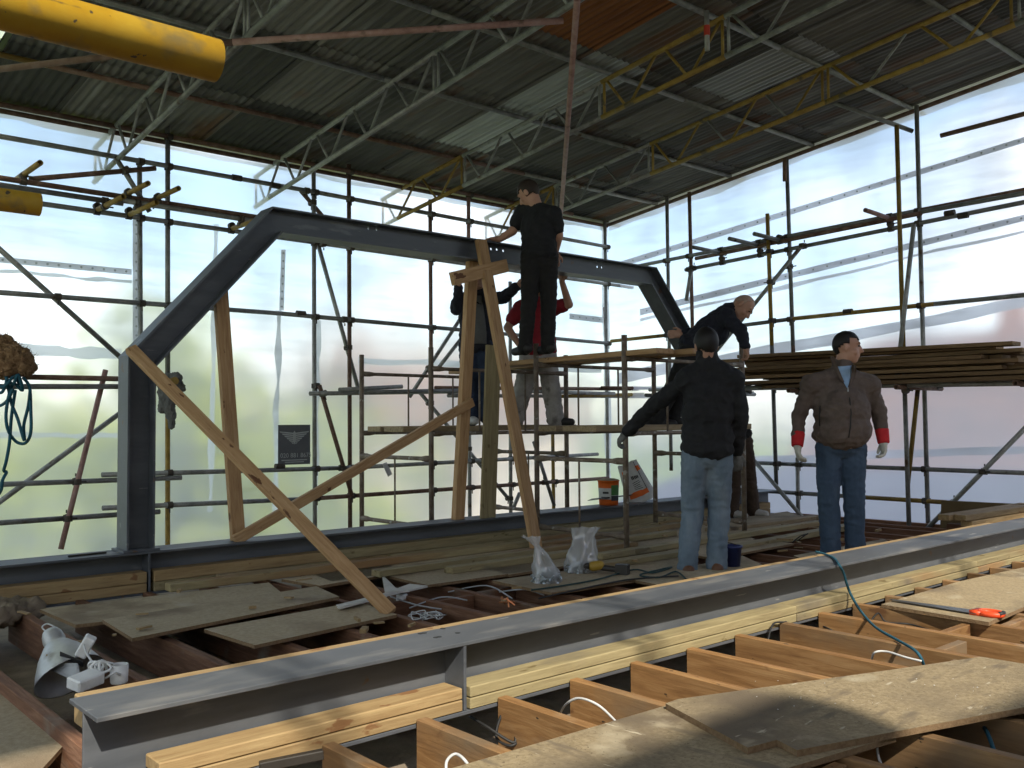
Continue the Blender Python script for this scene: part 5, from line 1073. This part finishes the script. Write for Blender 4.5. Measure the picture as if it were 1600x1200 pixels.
sackpatch(-1, 1, 0, 1, 'paper_white', 'sack', 0, 16, 16, True)
sackpatch(-.75, .6, .16, .29, 'orange_print', 'print'); sackpatch(-.8, -.35, .68, .84, 'orange_print', 'print'); sackpatch(.5, .85, .74, .88, 'orange_print', 'print'); sackpatch(.55, .6, .28, .98, 'ink_dark', 'print'); sackpatch(-.62, -.58, .45, .85, 'ink_dark', 'print')
for k in range(5): sackpatch(-.25, .35 - .05 * (k % 3), .33 + .045 * k, .343 + .045 * k, 'ink_dark', 'print', .005, 3, 1)
for (a, b) in [(-.2, -.12), (-.09, .0), (.06, .14), (.17, .26), (.29, .38)]: sackpatch(a, b, .585, .665, 'ink_dark', 'print', .005, 2, 2)
tag(slab('dust_sheet', [ony(918, 782, 6.36), ony(985, 774, 6.36), ony(990, 772, 6.5), ony(925, 779, 6.5)], .004, 'black_rubber'), 'dark flap of card under the orange tub', 'card')
# --- black notice with a winged emblem on the sheeting
pa = ony(437, 664, 9.2); pb = ony(487, 664, 9.2); pc = ony(485, 725, 9.2); W_ = pb.x - pa.x; H_ = pa.z - pc.z; z0 = pc.z; x0 = pa.x; Yp = 9.235
e = empty('notice', (x0, Yp, z0), 'dark rectangular notice with a winged emblem tied to the far scaffold', 'notice'); inv = e.matrix_basis.inverted()
MB().box((x0 + W_ / 2, Yp, z0 + H_ / 2), (W_, .006, H_)).build('panel', 'poster_dark', e).matrix_basis = inv
m_ = MB()
def pq(u_, v_, dz=0): return V((x0 + W_ * u_, Yp - .0045, z0 + H_ * v_))
for s in (-1, 1):
    for k in range(6):
        t = k / 5; m_.add([pq(.5 + s * .03, .80 - .05 * k), pq(.5 + s * (.46 - .07 * k), .84 - .055 * k), pq(.5 + s * (.44 - .075 * k), .805 - .055 * k), pq(.5 + s * .03, .765 - .05 * k)], [(0, 1, 2, 3)] if s > 0 else [(3, 2, 1, 0)])
m_.add([pq(.46, .80), pq(.5, .85), pq(.54, .80), pq(.55, .62), pq(.5, .50), pq(.45, .62)], [(0, 1, 2, 3, 4, 5)])
m_.build('emblem', 'poster_light', e).matrix_basis = inv
tx = bpy.data.curves.new('t', 'FONT'); tx.body = '020 881 8675'; tx.size = .068; tx.align_x = 'CENTER'; to = bpy.data.objects.new('t', tx); COL.objects.link(to); bpy.context.view_layer.update()
me = bpy.data.meshes.new_from_object(to.evaluated_get(bpy.context.evaluated_depsgraph_get())); bpy.data.objects.remove(to)
me.materials.clear(); me.materials.append(MATS['poster_light']); link('lettering', me, None, e, Matrix.Translation((x0 + W_ * .55, Yp - .0045, z0 + H_ * .18)) @ Matrix.Rotation(math.pi / 2, 4, 'X'))
for k, (a, b, h) in enumerate([(.1, .9, .1), (.2, .8, .05)]): MB().add([pq(a, h), pq(b, h), pq(b, h + .025), pq(a, h + .025)], [(0, 1, 2, 3)]).build('print_line', 'poster_light', e).matrix_basis = inv
# --- hessian bundle and blue rope on the left scaffold
m_ = MB(); rr = random.Random(4)
for (x, y, r, d) in [(-30, 545, .17, 8.0), (0, 550, .16, 8.0), (25, 562, .13, 7.95), (40, 574, .085, 7.95), (10, 572, .12, 7.9)]: m_.ell(atd(x, y, d), (r, r, r * .85))
hs = remesh(m_, 'hessian_bundle', 'hessian', None, .016, 2, .05, (14, 14, 14), 5); tag(hs, 'rough brown fibre bundle resting on the tube at the left edge', 'bundle')
bpy.context.view_layer.update()
fz = MB(); pv = [(v.co.copy(), v.normal.copy()) for v in hs.data.vertices]
for k in range(700):
    p, n_ = rr.choice(pv); d = (n_ + V((rr.gauss(0, .6), rr.gauss(0, .6), rr.gauss(0, .6)))).normalized() * rr.uniform(.03, .07); s_ = d.orthogonal().normalized() * .003; fz.add([p - s_, p + s_, p + d], [(0, 1, 2)])
o = fz.build('fibres', 'hessian', hs); o['kind'] = 'stuff'
def rp(pts, d=8.0): return [atd(x, y, d - .1 + .06 * math.sin(i * 1.7)) for i, (x, y) in enumerate(pts)]
e = empty('blue_rope', atd(20, 600, 8), 'blue rope hanging in loops from the scaffold at the left edge', 'rope'); 
for pts in [[(-10, 600), (5, 588), (20, 600), (28, 585), (35, 610), (20, 600), (10, 640), (12, 670), (25, 690), (40, 692), (48, 675), (48, 640), (46, 605), (36, 590)], [(12, 600), (18, 630), (28, 655), (38, 688), (37, 665), (44, 635), (47, 610)], [(24, 610), (18, 650), (15, 690), (10, 720), (6, 735), (10, 738), (4, 750), (2, 765), (-4, 775)], [(-20, 590), (-8, 610), (4, 612), (10, 590), (-4, 582), (-14, 596), (6, 604), (22, 588), (30, 600)], [(-20, 636), (0, 634), (12, 625), (20, 608)]]:
    o = cable('rope_loop', rp(pts), .0135, 'blue_rope', None, 5, 7); mw = o.matrix_basis.copy(); o.parent = e; o.matrix_basis = e.matrix_basis.inverted() @ mw
# --- gloves and cloth hung on a capped tube by the frame column
g = atd(272, 595, 8.65); m_ = MB()
for a, b, r0, r1 in [((262, 592), (276, 590), .05, .05), ((258, 598), (254, 640), .05, .035), ((266, 598), (266, 650), .05, .04), ((268, 645), (268, 664), .04, .03), ((274, 594), (284, 606), .045, .03), ((254, 600), (252, 620), .035, .03)]: m_.cap(atd(*a, 8.7), atd(*b, 8.7), r0, r1)
tag(remesh(m_, 'work_cloth', 'glove_grey', None, .011, 3, .03, (22, 22, 9), 2), 'grey work gloves and rag hung over a tube beside the frame column', 'cloth')
tag(tube('scaffold_tube', atd(273, 595, 8.5), atd(273, 595, 8.5) + V((0.05, .62, 0)), 'tube_yellow', r=.03), 'short yellow capped tube poking through the hanging gloves', 'scaffold tube')
MB().tube([atd(273, 595, 8.488), atd(273, 595, 8.5)], .036, 14).build('end_cap', 'tube_yellow', bpy.data.objects['scaffold_tube.002']).matrix_basis = parent_inv(bpy.data.objects['scaffold_tube.002'])
# --- bucket, small bits
c = onz(1143, 884, .02); e = empty('bucket', c, 'small dark blue bucket beside the faded jeans', 'bucket'); inv = e.matrix_basis.inverted(); T_ = Matrix.Translation(c)
MB().lathe([(0, 0), (.062, 0), (.075, .135), (.083, .137), (.083, .15), (.072, .15), (.06, .01), (0, .01)], 20, T_).build('pail', 'bucket_blue', e, True).matrix_basis = inv
MB().tube([c + V((.075 * math.cos(a), .075 * math.sin(a), .145 + .03 * math.sin(a * .5))) for a in [k * math.pi / 8 for k in range(9)]], .004, 6).build('handle', 'tool_dark', e, True).matrix_basis = inv
floor_cable('bent wire loop standing by the brown jacketed man', [(1238, 848, .0), (1250, 838, .06), (1262, 834, .09), (1258, 836, .08), (1245, 846, .02)], .006, 'tube_rust' if False else 'tool_dark')
lbp = ony(597, 725, YB - .12); m_ = MB(); m_.add([lbp, lbp + V((.06, 0, .02)), lbp + V((.14, 0, -.12)), lbp + V((.08, 0, -.15))], [(0, 1, 2, 3)]); o = tagb(m_, 'paper_tag', 'paper_white', 'torn white paper tag hanging from the far scaffold ledger', 'tag'); o.modifiers.new('s', 'SOLIDIFY').thickness = .002
for x, y in [(104, 862), (150, 860), (172, 856)]:
    pass
tag(plank('crowbar', onz(106, 869, .252), onz(166, 863, .252), .02, .012, 'tool_dark'), 'dark steel bar lying on the rear beam left of the column', 'tool')
tag(plank('pry_bar', onz(405, 1198, .0), onz(505, 1178, .015), .03, .03, 'tool_dark'), 'dark steel bar lying along the foreground beam packing', 'tool')
c = onz(20, 960, -.02); m_ = MB(); 
for k in range(6): m_.ell(c + V((random.uniform(-.2, .25), random.uniform(-.15, .15), random.uniform(0, .03))), (.14, .12, .07))
tag(remesh(m_, 'insulation_heap', 'dust', None, .02, 2, .05, (12, 12, 12), 3), 'dusty grey insulation heap at the left end of the rear beam', 'insulation')
# rubble and shavings on the floor
rr = random.Random(12); m_ = MB()
for k in range(420):
    if k < 160: p = V((rr.uniform(-.3, 1.4), rr.uniform(2.2, 4.4), -.235))
    elif k < 205: p = onz(rr.uniform(1180, 1590), rr.uniform(1050, 1110), .042)
    else: p = V((rr.uniform(1.6, 5.5), rr.uniform(3.5, 4.8), -.235))
    s_ = rr.uniform(.003, .012) * (1 if k < 160 else .3); m_.ell(p, (s_, s_ * rr.uniform(.5, 1), s_ * .5), Matrix.Rotation(rr.random() * 3, 3, 'Z'), 5, 4)
o = m_.build('rubble', 'plaster'); o['kind'] = 'stuff'; o['label'] = 'pale crumbs of rubble and shavings scattered over the floor'; o['category'] = 'rubble'

m_ = MB()
for k in range(130):
    p = V((rr.uniform(1.2, 8.5), rr.uniform(3.4, 6.1), .0))
    if k % 3 == 0: p = V((rr.uniform(2.0, 7.0), rr.uniform(1.4, 2.8), -.235))
    else: p.z = -.235 if k % 3 == 1 else .042
    a = rr.random() * 3; m_.box(p + V((0, 0, .012)), (rr.uniform(.02, .16), rr.uniform(.01, .035), rr.uniform(.005, .02)), Matrix.Rotation(a, 3, 'Z'))
o = m_.build('offcuts', 'pine'); o['kind'] = 'stuff'; o['label'] = 'small pale timber offcuts littering the floor'; o['category'] = 'offcuts'
